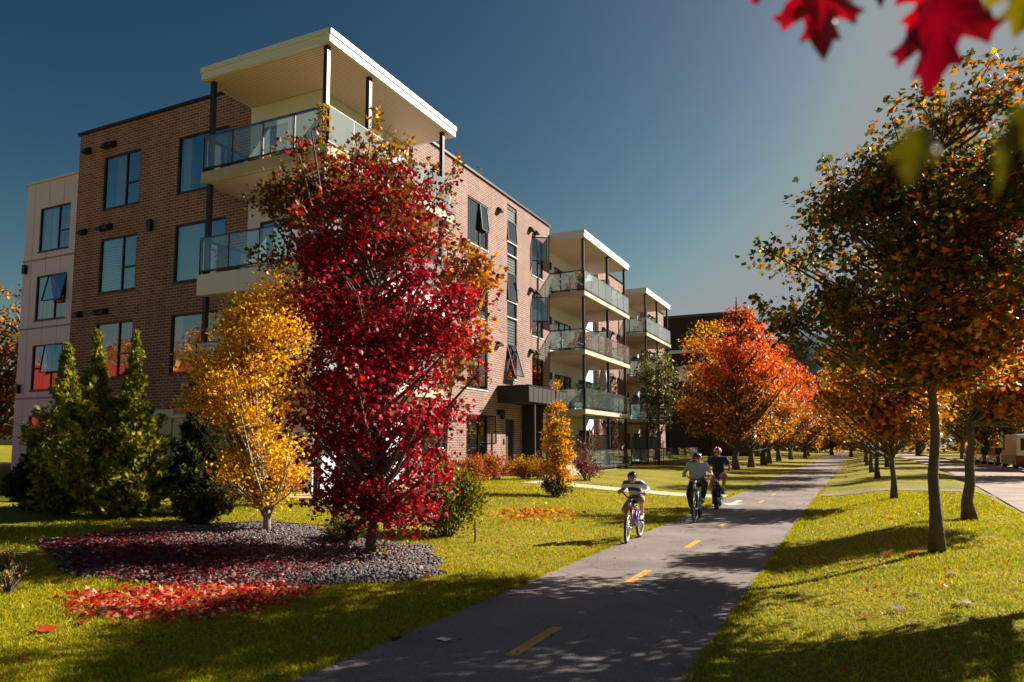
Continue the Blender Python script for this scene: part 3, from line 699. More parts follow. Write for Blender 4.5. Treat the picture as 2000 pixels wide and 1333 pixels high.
def tree(name, base, rows, label, cat, pal, seed, leaves=8000, clumps=70, size=.1, kind='lobed', group=None, trunk_r=.1, lean=(0, 0),
         bark=None, stems=1, spires=(), clump_r=.34, top=None, colorfn=None, upright=.35, fill=.55, m=None, branch_from=.6, twig=.014, squash=1.0, follow=.8, spire_n=60, boughs=0, bough_r=.3):
    rng = np.random.default_rng(seed); rnd = random.Random(seed)
    ev, h0, h1, a = envelope(rows)
    t = thing(name, tuple(base), label, cat, group)
    bx = Vector(base)
    # clump centres inside the crown
    hh = np.linspace(h0, h1, 200); rr = np.array([ev(h)[2] for h in hh]); cdf = np.cumsum(rr ** 1.6 + .02); cdf /= cdf[-1]
    cen = []
    for k in range(clumps):
        h = float(np.interp(rng.random(), cdf, hh)); ox, oy, r = ev(h); q = rng.random() * 2 * math.pi
        rad = r * (rng.random() ** fill) * rng.uniform(.72, 1.14)
        cen.append((ox + rad * math.cos(q), oy + rad * math.sin(q), h + rng.normal() * .1))
    cen = np.array(cen)
    if boughs:      # gather the clumps into layered boughs with air between them
        bc = cen[rng.choice(clumps, boughs, replace=False)]; k = rng.integers(0, boughs, clumps); rb = bough_r * rng.uniform(.6, 1.4, boughs)
        inner = rng.random(clumps) < .18
        cen = np.where(inner[:, None], cen, bc[k] + rng.standard_normal((clumps, 3)) * np.array([1.15, 1.15, .5]) * rb[k][:, None])
    # trunk and limbs
    mb = MB(); topz = top if top else h1 * .93
    def trunk_pt(h):
        ox, oy, r = ev(max(h, h0)); k = min(1, h / max(h0 + .8, .1)) ** 1.5
        return Vector((ox * k * follow + lean[0] * h, oy * k * follow + lean[1] * h, h))
    wob = [rnd.uniform(-1, 1) * trunk_r * .35 for _ in range(20)]
    pts = []; rads = []; n = 12
    for i in range(n + 1):
        h = topz * i / n; p = trunk_pt(h); p += Vector((wob[i], wob[-i - 1], 0)) * (1 if 0 < i else 0); pts.append(bx + p)
        rads.append(max(trunk_r * (1 - .93 * (i / n) ** .9), .008))
    rads[0] *= 1.45; rads[1] *= 1.03; pts[0] = pts[0] - Vector((0, 0, .06))
    mb.tube(pts, rads, 10, 0)
    for s in range(stems - 1):
        q = s * 2.4 + seed; c = cen[s * 7 % len(cen)]
        e = bx + Vector((math.cos(q) * .5, math.sin(q) * .5, h0 + (h1 - h0) * rnd.uniform(.25, .5)))
        b0 = bx + trunk_pt(h0 * rnd.uniform(.25, .6)); mid = b0.lerp(e, .5) + Vector((math.cos(q), math.sin(q), .3)) * .12
        mb.tube([b0, b0.lerp(mid, .5) + Vector((0, 0, -.02)), mid, e], [trunk_r * .45, trunk_r * .4, trunk_r * .33, .012], 6, 0)
    for c in cen:
        cv = bx + Vector(c); hd = math.hypot(c[0], c[1])
        ha = max(h0 * branch_from, min(c[2] - hd * (.55 + upright), topz * .92)); ha = max(ha, h0 * .55 if h0 > .5 else .15)
        ha = min(ha, topz * .95)
        b0 = bx + trunk_pt(ha); mid = b0.lerp(cv, .5) + Vector((0, 0, -.10 * hd * rnd.uniform(.3, 1)))
        w = twig * rnd.uniform(.8, 1.5) * (1 + hd * .4)
        mb.tube([b0, mid, cv], [w * 1.5, w, w * .4], 5, 0, cap=False)
    for sx, sy, sz, sr in spires:
        e = bx + Vector((sx, sy, sz)); b0 = bx + trunk_pt(sz * .55); mb.tube([b0, b0.lerp(e, .55) + Vector((sx * .1, sy * .1, -.05)), e], [twig * 1.6, twig, .004], 5, 0, cap=False)
    mb.build("trunk", bark or BARK, t)
    # leaves gathered in clumps, plus a thin scatter between
    cr = clump_r * rng.uniform(.6, 1.35, clumps)
    w = cr ** 2; idx = rng.choice(clumps, leaves, p=w / w.sum())
    off = rng.standard_normal((leaves, 3)) * np.array([1, 1, .62 * squash]) ; off *= (cr[idx] * .62)[:, None]
    P = cen[idx] + off
    # keep to the crown outline (soft)
    hx = np.array([ev(min(max(h, h0 - .05), h1 + .2)) for h in P[:, 2]]); d = np.hypot(P[:, 0] - hx[:, 0], P[:, 1] - hx[:, 1])
    keep = (d < hx[:, 2] * ((1.3 if boughs else 1.14) + .2 * rng.standard_normal(leaves).clip(-1, 2)) + .08) & (P[:, 2] < h1 + .15) & (P[:, 2] > h0 - .12)
    ncl = idx
    if len(spires):
        SP = []
        for sx, sy, sz, sr in spires:
            k = spire_n; tt = rng.random(k); z = sz - tt * (sz * .22); 
            SP.append(np.column_stack([sx * (1 - tt * .25) + rng.normal(size=k) * (.05 + .12 * tt), sy * (1 - tt * .25) + rng.normal(size=k) * (.05 + .12 * tt), z]))
        SP = np.vstack(SP); P = np.vstack([P[keep], SP]); ncl = np.concatenate([idx[keep], rng.integers(0, clumps, len(SP))])
    else: P = P[keep]; ncl = idx[keep]
    n = len(P)
    out = P - np.array([0, 0, 0]); out[:, 2] = 0; ctr = np.column_stack([np.interp(P[:, 2], a[:, 0], a[:, 1]), np.interp(P[:, 2], a[:, 0], a[:, 2])]); out[:, :2] -= ctr; out = unit(out)
    T = out * .7 + rng.standard_normal((n, 3)) * .75; T[:, 2] += -.35 if upright < .6 else .5
    N = out * .35 + rng.standard_normal((n, 3)) * .6; N[:, 2] += .75
    S = size * rng.uniform(.65, 1.25, n)
    if colorfn is not None: C = colorfn(P, ncl, rng)
    else: C = pick_colors(rng, n, pal)
    # whole sprays lean to one shade of the palette
    tone = rng.normal(1, .2, clumps).clip(.55, 1.5); C = np.clip(C * tone[ncl][:, None], .003, .95)
    leaf_object("crown", P + np.array(base), T, N, S, C, kind, m or LEAF, t)
    return t
def blend_pal(pals, wts, rng, n, jit=.18):
    """per-leaf choice between palettes with per-leaf weights (n,k)"""
    wts = wts / wts.sum(1, keepdims=True); ch = (rng.random(n)[:, None] > np.cumsum(wts, 1)).sum(1).clip(0, len(pals) - 1)
    C = np.zeros((n, 3))
    for k, p in enumerate(pals):
        q = ch == k
        if q.any(): C[q] = pick_colors(rng, int(q.sum()), p, jit)
    return C
RED = [((.42, .010, .028), 3.5), ((.25, .007, .02), 3.2), ((.55, .018, .038), 2.4), ((.10, .007, .012), 3), ((.40, .04, .03), .4), ((.45, .18, .14), .25)]
DKRED = [((.16, .012, .015), 3), ((.10, .014, .012), 2), ((.24, .02, .02), 2)]
BROWN = [((.17, .075, .014), 3), ((.10, .06, .016), 3), ((.28, .11, .015), 2), ((.20, .04, .012), 1.5), ((.05, .055, .02), 2)]
GREEN = [((.07, .09, .02), 3), ((.05, .07, .02), 3), ((.12, .12, .022), 2), ((.18, .14, .02), .7)]
ORANGE = [((.66, .22, .012), 3), ((.55, .16, .012), 3), ((.70, .33, .02), 1.8), ((.38, .12, .012), 1.8), ((.24, .15, .02), .8)]
GOLD = [((.84, .46, .012), 4), ((.88, .54, .02), 3), ((.70, .33, .012), 2), ((.40, .22, .02), .8), ((.22, .16, .02), .4)]
AUTUMN = [((.30, .135, .012), 3), ((.20, .10, .012), 3), ((.09, .08, .012), 3), ((.42, .18, .012), 2.2), ((.05, .055, .014), 2.2), ((.30, .06, .012), .8)]
FIRE = [((.66, .085, .012), 4), ((.58, .05, .012), 3), ((.70, .17, .012), 3), ((.44, .06, .012), 1)]
CEDAR = [((.22, .26, .035), 3), ((.13, .17, .03), 3.2), ((.40, .37, .035), 2.4), ((.52, .43, .04), 1.4), ((.30, .15, .04), .6), ((.03, .05, .016), 1.5)]

# --- red maple on the gravel bed
tree('red_maple', (-6.596, 8.83, .075), [(.13, .05, .04, .3), (.51, .08, .06, .72), (1.04, .05, .04, .98), (1.81, .1, .08, 1.15), (2.59, .11, .08, 1.21), (3.38, .05, .04, 1.24), (4.18, .01, .01, 1.2), (4.8, 0, 0, 1.1), (5.3, .02, .01, .85), (5.75, .07, .05, .45)],
     "crimson maple in full leaf standing at the front of the dark gravel bed", 'tree', RED, 11, leaves=23000, clumps=280, boughs=110, bough_r=.24, size=.074, branch_from=4.5, trunk_r=.07, clump_r=.30,
     colorfn=lambda P, ncl, rng: blend_pal([RED, DKRED, BROWN], np.column_stack([np.ones(len(P)), .3 + .5 * sst((P[:, 2] - 3.2) / 2.5) + .35 * sst((-.1 - P[:, 0]) / .8), 1.6 * sst((P[:, 2] - 4.2) / 1.3)]), rng, len(P)))
# --- tall maple behind it, tips still brown and green
TM_ROWS = [(2.3, .2, .16, .8), (3.4, .2, .16, 1.1), (4.1, -.08, -.07, 1.7), (4.95, -.08, -.07, 1.9), (5.7, .06, .05, 1.85), (6.4, .26, .22, 1.65), (7.0, .36, .3, 1.3), (7.5, .36, .3, .9)]
tree('tall_maple', (-8.91, 10.87, .23), TM_ROWS,
     "tall maple with bronze and dark green leaves and bare upright tips behind the crimson maple", 'tree', BROWN, 12, leaves=12500, clumps=150, boughs=46, bough_r=.34, size=.088, trunk_r=.075, clump_r=.28, top=7.6, upright=.9, spire_n=190,
     spires=[(-.32, -.26, 8.25, .1), (.48, .39, 8.35, .1), (.98, .81, 7.75, .1), (1.8, 1.5, 7.45, .1), (-.65, -.53, 7.5, .1), (.2, .15, 7.7, .1), (.75, .6, 7.6, .1), (-1.0, -.8, 6.5, .1), (1.4, 1.1, 7.2, .1)],
     colorfn=lambda P, ncl, rng: blend_pal([BROWN, GREEN, DKRED, [((.50, .26, .02), 1), ((.36, .18, .02), 1)], RED], np.column_stack([np.ones(len(P)), 2.4 * sst((-.3 - P[:, 0]) / .7) * sst((6.0 - P[:, 2]) / 1.2) + .15, 1.6 * sst((P[:, 0] + .2) / .8) * sst((7.4 - P[:, 2]) / 1), 2.6 * sst((P[:, 2] - 6.9) / .6), .9 * sst((P[:, 0] - .0) / .8) * sst((7.2 - P[:, 2]) / 1)]), rng, len(P)))
tree('orange_maple', (-9.369, 15.587, .25), [(2.45, .16, .09, .28), (3.17, .25, .15, .56), (3.96, .35, .21, .74), (4.77, .51, .31, .87), (5.57, .48, .29, .85), (6.25, .41, .24, .7), (6.72, .23, .14, .3)],
     "slender orange-leaved maple with a pale grey trunk between the crimson maple and the brick wall", 'tree', [((.42, .15, .012), 3), ((.32, .10, .012), 3), ((.50, .21, .02), 1.5), ((.20, .07, .012), 2.5), ((.16, .13, .02), 1)], 13, leaves=1900, clumps=46, size=.15, trunk_r=.05, clump_r=.36, bark=BARK_PALE)
tree('golden_maple', (-9.125, 9.307, .235), [(.42, 0, 0, .34), (.8, -.08, -.08, .66), (1.41, -.16, -.16, .88), (2.11, -.22, -.21, .96), (2.82, -.22, -.22, .92), (3.45, -.1, -.1, .78), (3.9, .08, .08, .62), (4.3, .2, .2, .42), (4.7, .26, .26, .14)],
     "golden yellow maple with several pale stems rising from the gravel bed", 'tree', GOLD, 14, leaves=25000, clumps=240, boughs=90, bough_r=.2, size=.062, kind='oval', trunk_r=.055, clump_r=.26, bark=BARK_PALE, stems=6, upright=.9, twig=.008, branch_from=.9,
     spires=[(-.55, -.55, 3.6, .1), (-.25, -.25, 4.1, .1), (.35, .35, 4.6, .1), (.1, .1, 4.6, .1), (.5, .5, 4.2, .1)], spire_n=300)
# --- cedars and conifers at the left
def conifer(base, rows, label, seed, leaves=9000, pal=CEDAR, size=.105, cat='cedar', name='cedar_tree', group='cedars beside the brick wall'):
    rng = np.random.default_rng(seed); rnd = random.Random(seed); ev, h0, h1, a = envelope(rows)
    t = thing(name, base, label, cat, group); b = Vector(base)
    mb = MB(); mb.tube([b + Vector((ev(h)[0], ev(h)[1], h)) for h in np.linspace(0, h1 * .97, 8)], [max(.06 * (1 - i / 7.4), .006) for i in range(8)], 7, 0); 
    # upswept boughs
    nb = 120; P = []; T = []; tone = []
    per = leaves // nb
    for k in range(nb):
        h = h0 + (h1 - h0) * (rng.random() ** 1.25) * .97; ox, oy, r = ev(h); q = rng.random() * 2 * math.pi
        r = r * rng.uniform(.72, 1.15) + .01; d = np.array([math.cos(q), math.sin(q), 0]); ln = r
        s = np.array([ox, oy, max(.05, h - r * .55)]); e = np.array([ox, oy, h]) + d * ln + np.array([0, 0, (rng.uniform(.0, .35) + .1) * min(1, r * 2)])
        mb.tube([b + Vector(s), b + Vector(s * .5 + e * .5 + np.array([0, 0, -.05 * r])), b + Vector(e)], [.012, .008, .003], 4, 0, cap=False)
        u = rng.random(per) ** .65; spread = .018 + .17 * r * (1.2 - u)
        p = s + (e - s) * u[:, None] + rng.standard_normal((per, 3)) * spread[:, None] * np.array([1, 1, .9])
        P.append(p); tt = d * .75 + np.array([0, 0, .75]) + rng.standard_normal((per, 3)) * .42; T.append(tt); tone.append(np.full(per, rng.normal(1, .25)))
    k = int(leaves * .08); u = rng.random(k); hz = h1 - (h1 - h0) * .4 * u ** 1.3; e = np.array([ev(h) for h in hz]); sp = .012 + e[:, 2] * .3   # leader
    P.append(np.column_stack([e[:, 0] + rng.normal(size=k) * sp, e[:, 1] + rng.normal(size=k) * sp, hz])); T.append(np.array([0, 0, 1.0]) + rng.standard_normal((k, 3)) * .45); tone.append(np.ones(k))
    mb.build("trunk", BARK, t)
    P = np.vstack(P); T = np.vstack(T); tone = np.concatenate(tone).clip(.5, 1.7); P[:, 2] = np.maximum(P[:, 2], .02)
    n = len(P); N = rng.standard_normal((n, 3)); C = np.clip(pick_colors(rng, n, pal) * tone[:, None], .003, .9)
    szl = size * rng.uniform(.6, 1.3, n) * (.5 + 1.6 * np.array([ev(min(max(h, h0), h1))[2] for h in P[:, 2]])).clip(.5, 1.1)
    leaf_object("crown", P + np.array(base), T, N, szl, C, 'spray', LEAF_DENSE, t)
    return t
conifer((-14.455, 9.15, .39), [(0, .03, .05, .62), (1.02, -.02, -.04, .76), (1.7, -.03, -.05, .6), (2.2, -.02, -.03, .30), (2.75, -.02, -.03, .12), (3.4, -.03, -.05, .03)], "green cedar in front of the white panelled wing, leftmost tall cedar", 21, 14000)
conifer((-13.119, 9.05, .36), [(.05, .01, .01, .7), (1.07, -.02, -.03, .76), (1.8, -.07, -.1, .54), (2.3, -.09, -.13, .26), (2.85, -.1, -.15, .11), (3.6, -.12, -.17, .03)], "middle of the three tall green cedars in front of the brick wall", 22, 14000)
conifer((-12.51, 9.432, .35), [(.05, -.02, -.02, .64), (.88, -.05, -.07, .62), (1.6, -.1, -.14, .46), (2.2, -.11, -.14, .24), (2.8, -.11, -.14, .10), (3.6, -.12, -.16, .03)], "green cedar with bronze tips, beside the green utility cabinet", 23, 14000)
conifer((-11.906, 10.323, .35), [(.05, .01, .01, .66), (1.07, -.02, -.02, .47), (2.11, -.02, -.02, .24), (2.99, -.07, -.08, .04)], "dark bluish-green cedar half hidden behind the golden maple", 24, 11000, [((.03, .05, .022), 3), ((.02, .04, .02), 3), ((.06, .075, .02), 2), ((.12, .11, .02), .6)])
conifer((-15.261, 9.027, .42), [(.02, 0, 0, .48), (.5, -.02, -.03, .36), (.9, -.01, -.01, .2), (1.15, 0, 0, .04)], "low dark juniper bush at the left end of the cedars", 25, 3500, [((.03, .05, .015), 3), ((.05, .07, .015), 2), ((.015, .03, .01), 2)], cat='juniper', name='juniper_bush', group='junipers below the cedars')
conifer((-10.75, 9.35, .31), [(.02, 0, 0, .5), (.3, 0, 0, .42), (.55, 0, 0, .12)], "low olive juniper at the foot of the golden maple's left side", 26, 2600, [((.08, .09, .015), 3), ((.05, .07, .015), 2), ((.13, .12, .02), 1)], cat='juniper', name='juniper_bush', group='junipers below the cedars')
# --- shrubs
def shrub(name, base, rx, h, label, cat, pal, seed, leaves=2500, size=.06, kind='oval', group=None):
    rng = np.random.default_rng(seed); t = thing(name, base, label, cat, group); b = Vector(base); mb = MB()
    ends = []
    for k in range(26):
        q = rng.random() * 6.283; u = rng.random() ** .5; e = np.array([math.cos(q) * rx * u, math.sin(q) * rx * u, h * (.45 + .55 * math.sqrt(max(0, 1 - u * u))) * rng.uniform(.7, 1.12)]); ends.append(e)
        mb.tube([b + Vector((e[0] * .12, e[1] * .12, -.02)), b + Vector((e[0] * .55, e[1] * .55, e[2] * .6)), b + Vector(e)], [.010, .007, .003], 4, 0, cap=False)
    mb.build("stems", BARK, t)
    ends = np.array(ends); i = rng.integers(0, len(ends), leaves); u = rng.random(leaves)[:, None] ** .5
    P = ends[i] * (.25 + .78 * u) + rng.standard_normal((leaves, 3)) * np.array([rx, rx, h]) * .13; P[:, 2] = np.maximum(P[:, 2], .015)
    T = unit(P + np.array([0, 0, .1])) + rng.standard_normal((leaves, 3)) * .6; N = rng.standard_normal((leaves, 3)) + np.array([0, 0, .9])
    C = pick_colors(rng, leaves, pal) * rng.normal(1, .2, len(ends)).clip(.6, 1.5)[i][:, None]
    leaf_object("foliage", P + np.array(base), T, N, size * rng.uniform(.6, 1.3, leaves), np.clip(C, .003, .9), kind, LEAF, t); return t
YG = [((.24, .20, .012), 3), ((.12, .13, .014), 3), ((.05, .07, .014), 3), ((.40, .28, .02), 1.4)]
OLV = [((.06, .065, .012), 3), ((.10, .095, .014), 2), ((.16, .13, .02), 1)]
shrub('shrub', (-6.75, 11.35, .08), .62, 1.12, "waist-high yellow-green shrub beside the crimson maple", 'shrub', YG, 31, 6500, .065)
shrub('shrub', (-7.55, 9.45, .13), .36, .38, "small round olive shrub on the gravel behind the crimson maple's trunk", 'shrub', OLV, 32, 2600, .045)
BARB = [((.30, .035, .035), 3), ((.40, .10, .04), 3), ((.45, .22, .03), 2), ((.20, .15, .02), 2), ((.18, .02, .02), 1)]
BARB2 = [((.42, .22, .02), 3), ((.24, .19, .02), 3), ((.36, .08, .03), 2), ((.12, .12, .02), 1)]
for i, (x, y, w, h, p, lb) in enumerate([(-13.0, 21.6, .75, .8, BARB, "red barberry shrub nearest the crimson maple, below the brick wall"), (-12.7, 23.2, .8, .85, BARB, "second red barberry shrub from the crimson maple"),
                                         (-12.7, 25.0, .8, .95, BARB, "orange and red barberry shrub under the ground-floor window"), (-12.0, 26.2, .75, .85, BARB2, "yellowish barberry shrub below the dark entry door"), (-11.4, 26.9, .7, .7, BARB2, "low yellow-green barberry shrub next to the entry steps")]):
    shrub('barberry_shrub', (x, y, tz(x, y)), w, h, lb, 'shrub', p, 40 + i, 2800, .07, group='barberry shrubs along the brick wall')
tree('columnar_maple', (-8.177, 20.258, .173), [(.4, .03, .01, .42), (.7, .03, .01, .48), (1.2, .02, .01, .46), (1.86, -.01, 0, .38), (2.6, -.03, -.01, .25), (3.0, -.04, -.01, .15), (3.45, -.06, -.02, .05)],
     "narrow columnar tree with bright yellow leaves in front of the entrance", 'tree', [((.66, .33, .012), 4), ((.58, .26, .012), 2), ((.34, .20, .02), 1.5), ((.16, .13, .02), 1)], 15, leaves=3600, clumps=70, size=.10, kind='oval', trunk_r=.035, clump_r=.19, upright=1.6, twig=.008, branch_from=.4)
shrub('shrub', (-8.2, 20.1, .173), .48, .5, "grey-green shrub around the foot of the columnar yellow tree", 'shrub', [((.10, .10, .04), 3), ((.06, .07, .03), 3), ((.16, .15, .06), 1)], 33, 1800, .06)
shrub('shrub', (-10.0, 27.8, .27), .7, .95, "dark red shrub behind the columnar yellow tree", 'shrub', [((.16, .02, .03), 3), ((.09, .015, .02), 2), ((.25, .05, .04), 1)], 34, 1200, .07)
tree('young_tree', (-9.702, 27.461, .269), [(.9, 0, 0, .35), (1.5, .02, 0, .5), (2.1, .04, .01, .25)], "nearly bare young tree with a few red leaves on the lawn by the patio", 'tree', DKRED, 16, leaves=130, clumps=34, size=.09, trunk_r=.03, clump_r=.15, upright=.8, twig=.008, bark=BARK_PALE)
tree('young_tree', (-12.0, 48.0, .34), [(2.3, .04, .01, .5), (4.1, -.02, -.01, 1.3), (6.2, -.07, -.02, 1.5), (7.6, -.04, -.01, 1.0), (8.1, .06, .01, .27)], "dark green young tree in front of the far balconies", 'tree', GREEN + [((.30, .22, .02), .8)], 17, leaves=2600, clumps=60, size=.2, kind='oval', trunk_r=.07, clump_r=.5)

# --- the maples along the path and the road
A_ROWS = [(2.38, .14, -.01, .74), (2.71, .04, 0, 1.31), (3.16, -.08, .01, 1.72), (3.75, -.04, 0, 1.81), (4.35, -.02, 0, 1.87), (4.94, .07, -.01, 1.81), (5.51, .26, -.02, 1.49), (6.04, .5, -.05, 1.03), (6.52, .6, -.07, .75), (6.79, .7, -.08, .3)]
def aut_col(mixg):
    return lambda P, ncl, rng: blend_pal([AUTUMN, GREEN, ORANGE], np.column_stack([np.ones(len(P)), mixg * (.8 + 1.3 * sst((-P[:, 0] + .4) / 1.5)), .35 + 1.6 * sst((3.9 - P[:, 2]) / 1.2) * sst((P[:, 0] + 1.2) / 1.2) + .9 * sst((P[:, 0] - .2) / 1.2)]), rng, len(P))
G_R = 'maples in the verge between the path and the road'
TA = tree('verge_maple', (.966, 11.598, .252), A_ROWS, "nearest maple on the verge, dark green and orange crown over a straight trunk", 'tree', AUTUMN, 51, leaves=30000, clumps=270, size=.082, trunk_r=.085, clump_r=.30, boughs=46, bough_r=.42, group=G_R, colorfn=aut_col(1.0), twig=.010, branch_from=1.0, upright=.02, top=6.4, spires=[(-2.3, 0, 3.85, .1), (-2.0, .1, 3.5, .1), (-1.2, .3, 6.0, .1), (.3, 0, 7.0, .1)], spire_n=170)
TB = tree('verge_maple', (1.984, 16.75, .26), [(2.0, .7, -.05, .5), (2.4, 1.1, -.05, 1.0), (3.0, 1.4, -.07, 1.25), (3.7, 1.5, -.07, 1.1), (4.3, 1.4, -.08, .7), (4.8, 1.3, -.1, .25)],
          "maple just behind the nearest one and closer to the road, orange crown", 'tree', AUTUMN, 52, leaves=12000, clumps=110, boughs=24, bough_r=.34, size=.10, trunk_r=.115, clump_r=.40, group=G_R, colorfn=aut_col(.3), twig=.011, branch_from=.95, follow=.25)
TC = tree('verge_maple', (.908, 22.411, .247), [(1.76, -.01, 0, .63), (2.47, -.02, 0, 1.38), (3.62, -.05, 0, 1.58), (4.77, .08, 0, 1.39), (5.63, .2, -.01, .95), (6.21, .24, -.01, .44)],
          "slim maple by the crossing path, golden orange crown", 'tree', ORANGE, 53, leaves=10000, clumps=110, boughs=26, bough_r=.36, size=.115, trunk_r=.08, clump_r=.42, group=G_R, colorfn=lambda P, ncl, rng: blend_pal([AUTUMN, ORANGE], np.column_stack([np.ones(len(P)), .9 + 0 * P[:, 0]]), rng, len(P)), twig=.014)
E_ROWS = [(1.6, .1, 0, 1.0), (2.4, .1, 0, 1.9), (3.7, .15, 0, 2.2), (5.0, .2, 0, 1.9), (6.1, .2, 0, 1.1), (6.9, .2, 0, .3)]
TD = tree('verge_maple', (.839, 35.554, .241), E_ROWS, "first golden maple beyond the crossing path on the verge", 'tree', ORANGE, 54, leaves=8000, clumps=130, boughs=26, bough_r=.5, size=.16, kind='diamond', trunk_r=.10, clump_r=.5, group=G_R, colorfn=lambda P, ncl, rng: blend_pal([GOLD, ORANGE, AUTUMN], np.ones((len(P), 3)) * np.array([.7, 1, .6]), rng, len(P)))
for (x, y, s, rz, lb) in [(.77, 43.4, 1.05, 1.0, "second golden maple beyond the crossing path on the verge"), (1.83, 52.5, 1.2, 2.1, "golden maple by the road kerb farther along the verge"), (.7, 56.9, 1.1, 3.3, "third golden maple from the crossing path, close to the path edge"),
                          (.75, 68, 1.25, 4.2, "distant golden maple on the verge, one before the last"), (1.6, 80, 1.3, 5.0, "farthest golden maple on the verge beside the path")]:
    copy_tree(TD, (x, y, tz(x, y)), rz, s, lb)
tree('verge_maple', (3.0, 9.6, .2), [(2.5, 0, 0, .6), (3.0, 0, 0, 1.2), (3.9, 0, 0, 1.55), (4.9, 0, 0, 1.45), (5.7, 0, 0, .95), (6.3, 0, 0, .3)], "maple at the road's edge whose dark green crown enters from the right border", 'tree', AUTUMN, 57, leaves=17000, clumps=150, boughs=30, bough_r=.36, size=.09, trunk_r=.12, clump_r=.4, group=G_R, colorfn=aut_col(1.2), twig=.018)
G_L = 'maples in a row on the building side of the path'
FIRECOL = lambda P, ncl, rng: blend_pal([FIRE, ORANGE, AUTUMN, [((.07, .06, .014), 1)]], np.column_stack([2.2 * sst((P[:, 2] - 4.6) / 3), .25 + 1.0 * sst((7.5 - P[:, 2]) / 4), .8 * sst((6 - P[:, 2]) / 4), .15 + .7 * sst((P[:, 2] - 9.6) / .8) + .25 * sst((5 - P[:, 2]) / 3)]), rng, len(P))
L_ROWS = [(2.0, .0, 0, 1.1), (3.4, .0, 0, 2.0), (5.5, .1, 0, 2.4), (7.6, .1, 0, 2.1), (9.4, .1, 0, 1.35), (10.8, .1, 0, .35)]
TL1 = tree('row_maple', (-10.067, 56.703, .289), [(2.17, .04, .01, 1.5), (4.97, -.1, -.02, 2.5), (8.0, -.12, -.02, 2.5), (9.8, -.16, -.03, 1.8), (11.0, -.31, -.05, .8)],
           "golden orange maple nearest the apartment building in the row", 'tree', ORANGE, 61, leaves=12000, clumps=170, boughs=34, bough_r=.62, size=.2, kind='diamond', trunk_r=.24, clump_r=.62, group=G_L, colorfn=lambda P, ncl, rng: blend_pal([GOLD, ORANGE, AUTUMN], np.ones((len(P), 3)) * np.array([1.1, 1.0, .6]), rng, len(P)), twig=.03)
TL2 = tree('row_maple', (-7.023, 48.082, .1), [(a, b + .3, c, d) for a, b, c, d in L_ROWS], "scarlet-topped maple at the front of the row by the path", 'tree', FIRE, 62, leaves=13000, clumps=190, boughs=38, bough_r=.6, size=.18, kind='diamond', trunk_r=.2, clump_r=.58, group=G_L, colorfn=FIRECOL, twig=.03)
for (x, y, s, rz, lb) in [(-6.844, 54.2, (1.0, 1.0, .98), 1.3, "second scarlet and orange maple of the row by the path"), (-6.6, 60, (1.05, 1.05, .98), 5.6, "scarlet maple of the row, standing between the second and third trunks' gap"), (-6.735, 65.1, (1.05, 1.05, 1.0), 2.5, "third scarlet and orange maple of the row by the path"),
                          (-6.849, 75.1, 1.05, 3.9, "fourth scarlet maple along the path, far down the row"), (-6.4, 84, 1.05, 5.1, "fifth scarlet maple along the path, far down the row"), (-5.6, 95, 1.0, .6, "last scarlet maple of the row, at the end of the path")]:
    copy_tree(TL2, (x, y, tz(x, y)), rz, s, lb)
# --- beyond the road and at the end of the path
G_F = 'autumn trees across the road'
TF = tree('street_tree', (10.9, 46, .1), [(2.2, 0, 0, 1.2), (4, 0, 0, 2.6), (6.5, 0, 0, 3.0), (8.6, .1, 0, 2.3), (10.2, 0, 0, 1.2), (11, 0, 0, .3)], "leafy green and gold tree across the road, nearest the camera", 'tree', AUTUMN, 71, leaves=8000, clumps=120, size=.24, kind='diamond', trunk_r=.22, clump_r=.7, group=G_F, colorfn=lambda P, ncl, rng: blend_pal([AUTUMN, GREEN, GOLD], np.ones((len(P), 3)) * np.array([1, .7, .4]), rng, len(P)), twig=.03)
for (x, y, s, rz, lb) in [(12.0, 60, 1.0, 1.2, "second tree across the road, behind the parked van"), (11.6, 71, 1.05, 2.2, "third tree across the road, before the white house"), (11.4, 82, 1.1, 3.0, "fourth tree across the road, far side of the bend"),
                          (11, 95, 1.15, 4.0, "fifth tree across the road in the distance"), (8, 116, 1.2, 5.0, "broad tree standing where the road disappears")]:
    copy_tree(TF, (x, y, .05), rz, s, lb)
G_E = 'trees closing the far end of the path'
TE = tree('woodland_tree', (-9, 118, .1), [(1.5, 0, 0, 1.8), (4, 0, 0, 3.2), (7, 0, 0, 3.5), (9.5, .1, 0, 2.4), (11.5, 0, 0, .6)], "amber tree left of the end of the path", 'tree', ORANGE, 72, leaves=4500, clumps=100, size=.42, kind='diamond', trunk_r=.25, clump_r=.9, group=G_E, colorfn=lambda P, ncl, rng: blend_pal([ORANGE, GOLD, AUTUMN], np.ones((len(P), 3)) * np.array([1, .7, .9]), rng, len(P)), twig=.04)
for (x, y, s, rz, lb) in [(-3.5, 128, 1.0, 1.0, "amber tree straight ahead where the path ends"), (2, 120, .95, 2.0, "amber tree right of the end of the path"), (-16, 122, 1.2, 3.0, "tall amber tree behind the left row"), (6, 135, 1.15, 4.0, "amber tree between the path end and the road"),
                          (-24, 112, 1.25, 5.0, "amber tree beside the dark far building"), (18, 125, 1.2, 0.4, "amber tree beyond the road on the far right"), (-6, 108, .9, .9, "golden tree at the far left side of the path's end"), (-.5, 106, .8, 1.9, "low golden tree where the path meets the far trees"),
                          (3.2, 100, .85, 2.9, "golden tree between the far verge and the road"), (-13, 104, 1.0, 3.9, "amber tree behind the last scarlet maple"), (10, 142, 1.3, 4.4, "tall amber tree closing the road's far end"), (-30, 135, 1.5, 1.4, "tall amber tree far behind the dark building's corner"), (25, 110, 1.3, 2.4, "amber tree far beyond the white house")]:
    copy_tree(TE, (x, y, .1), rz, s, lb)
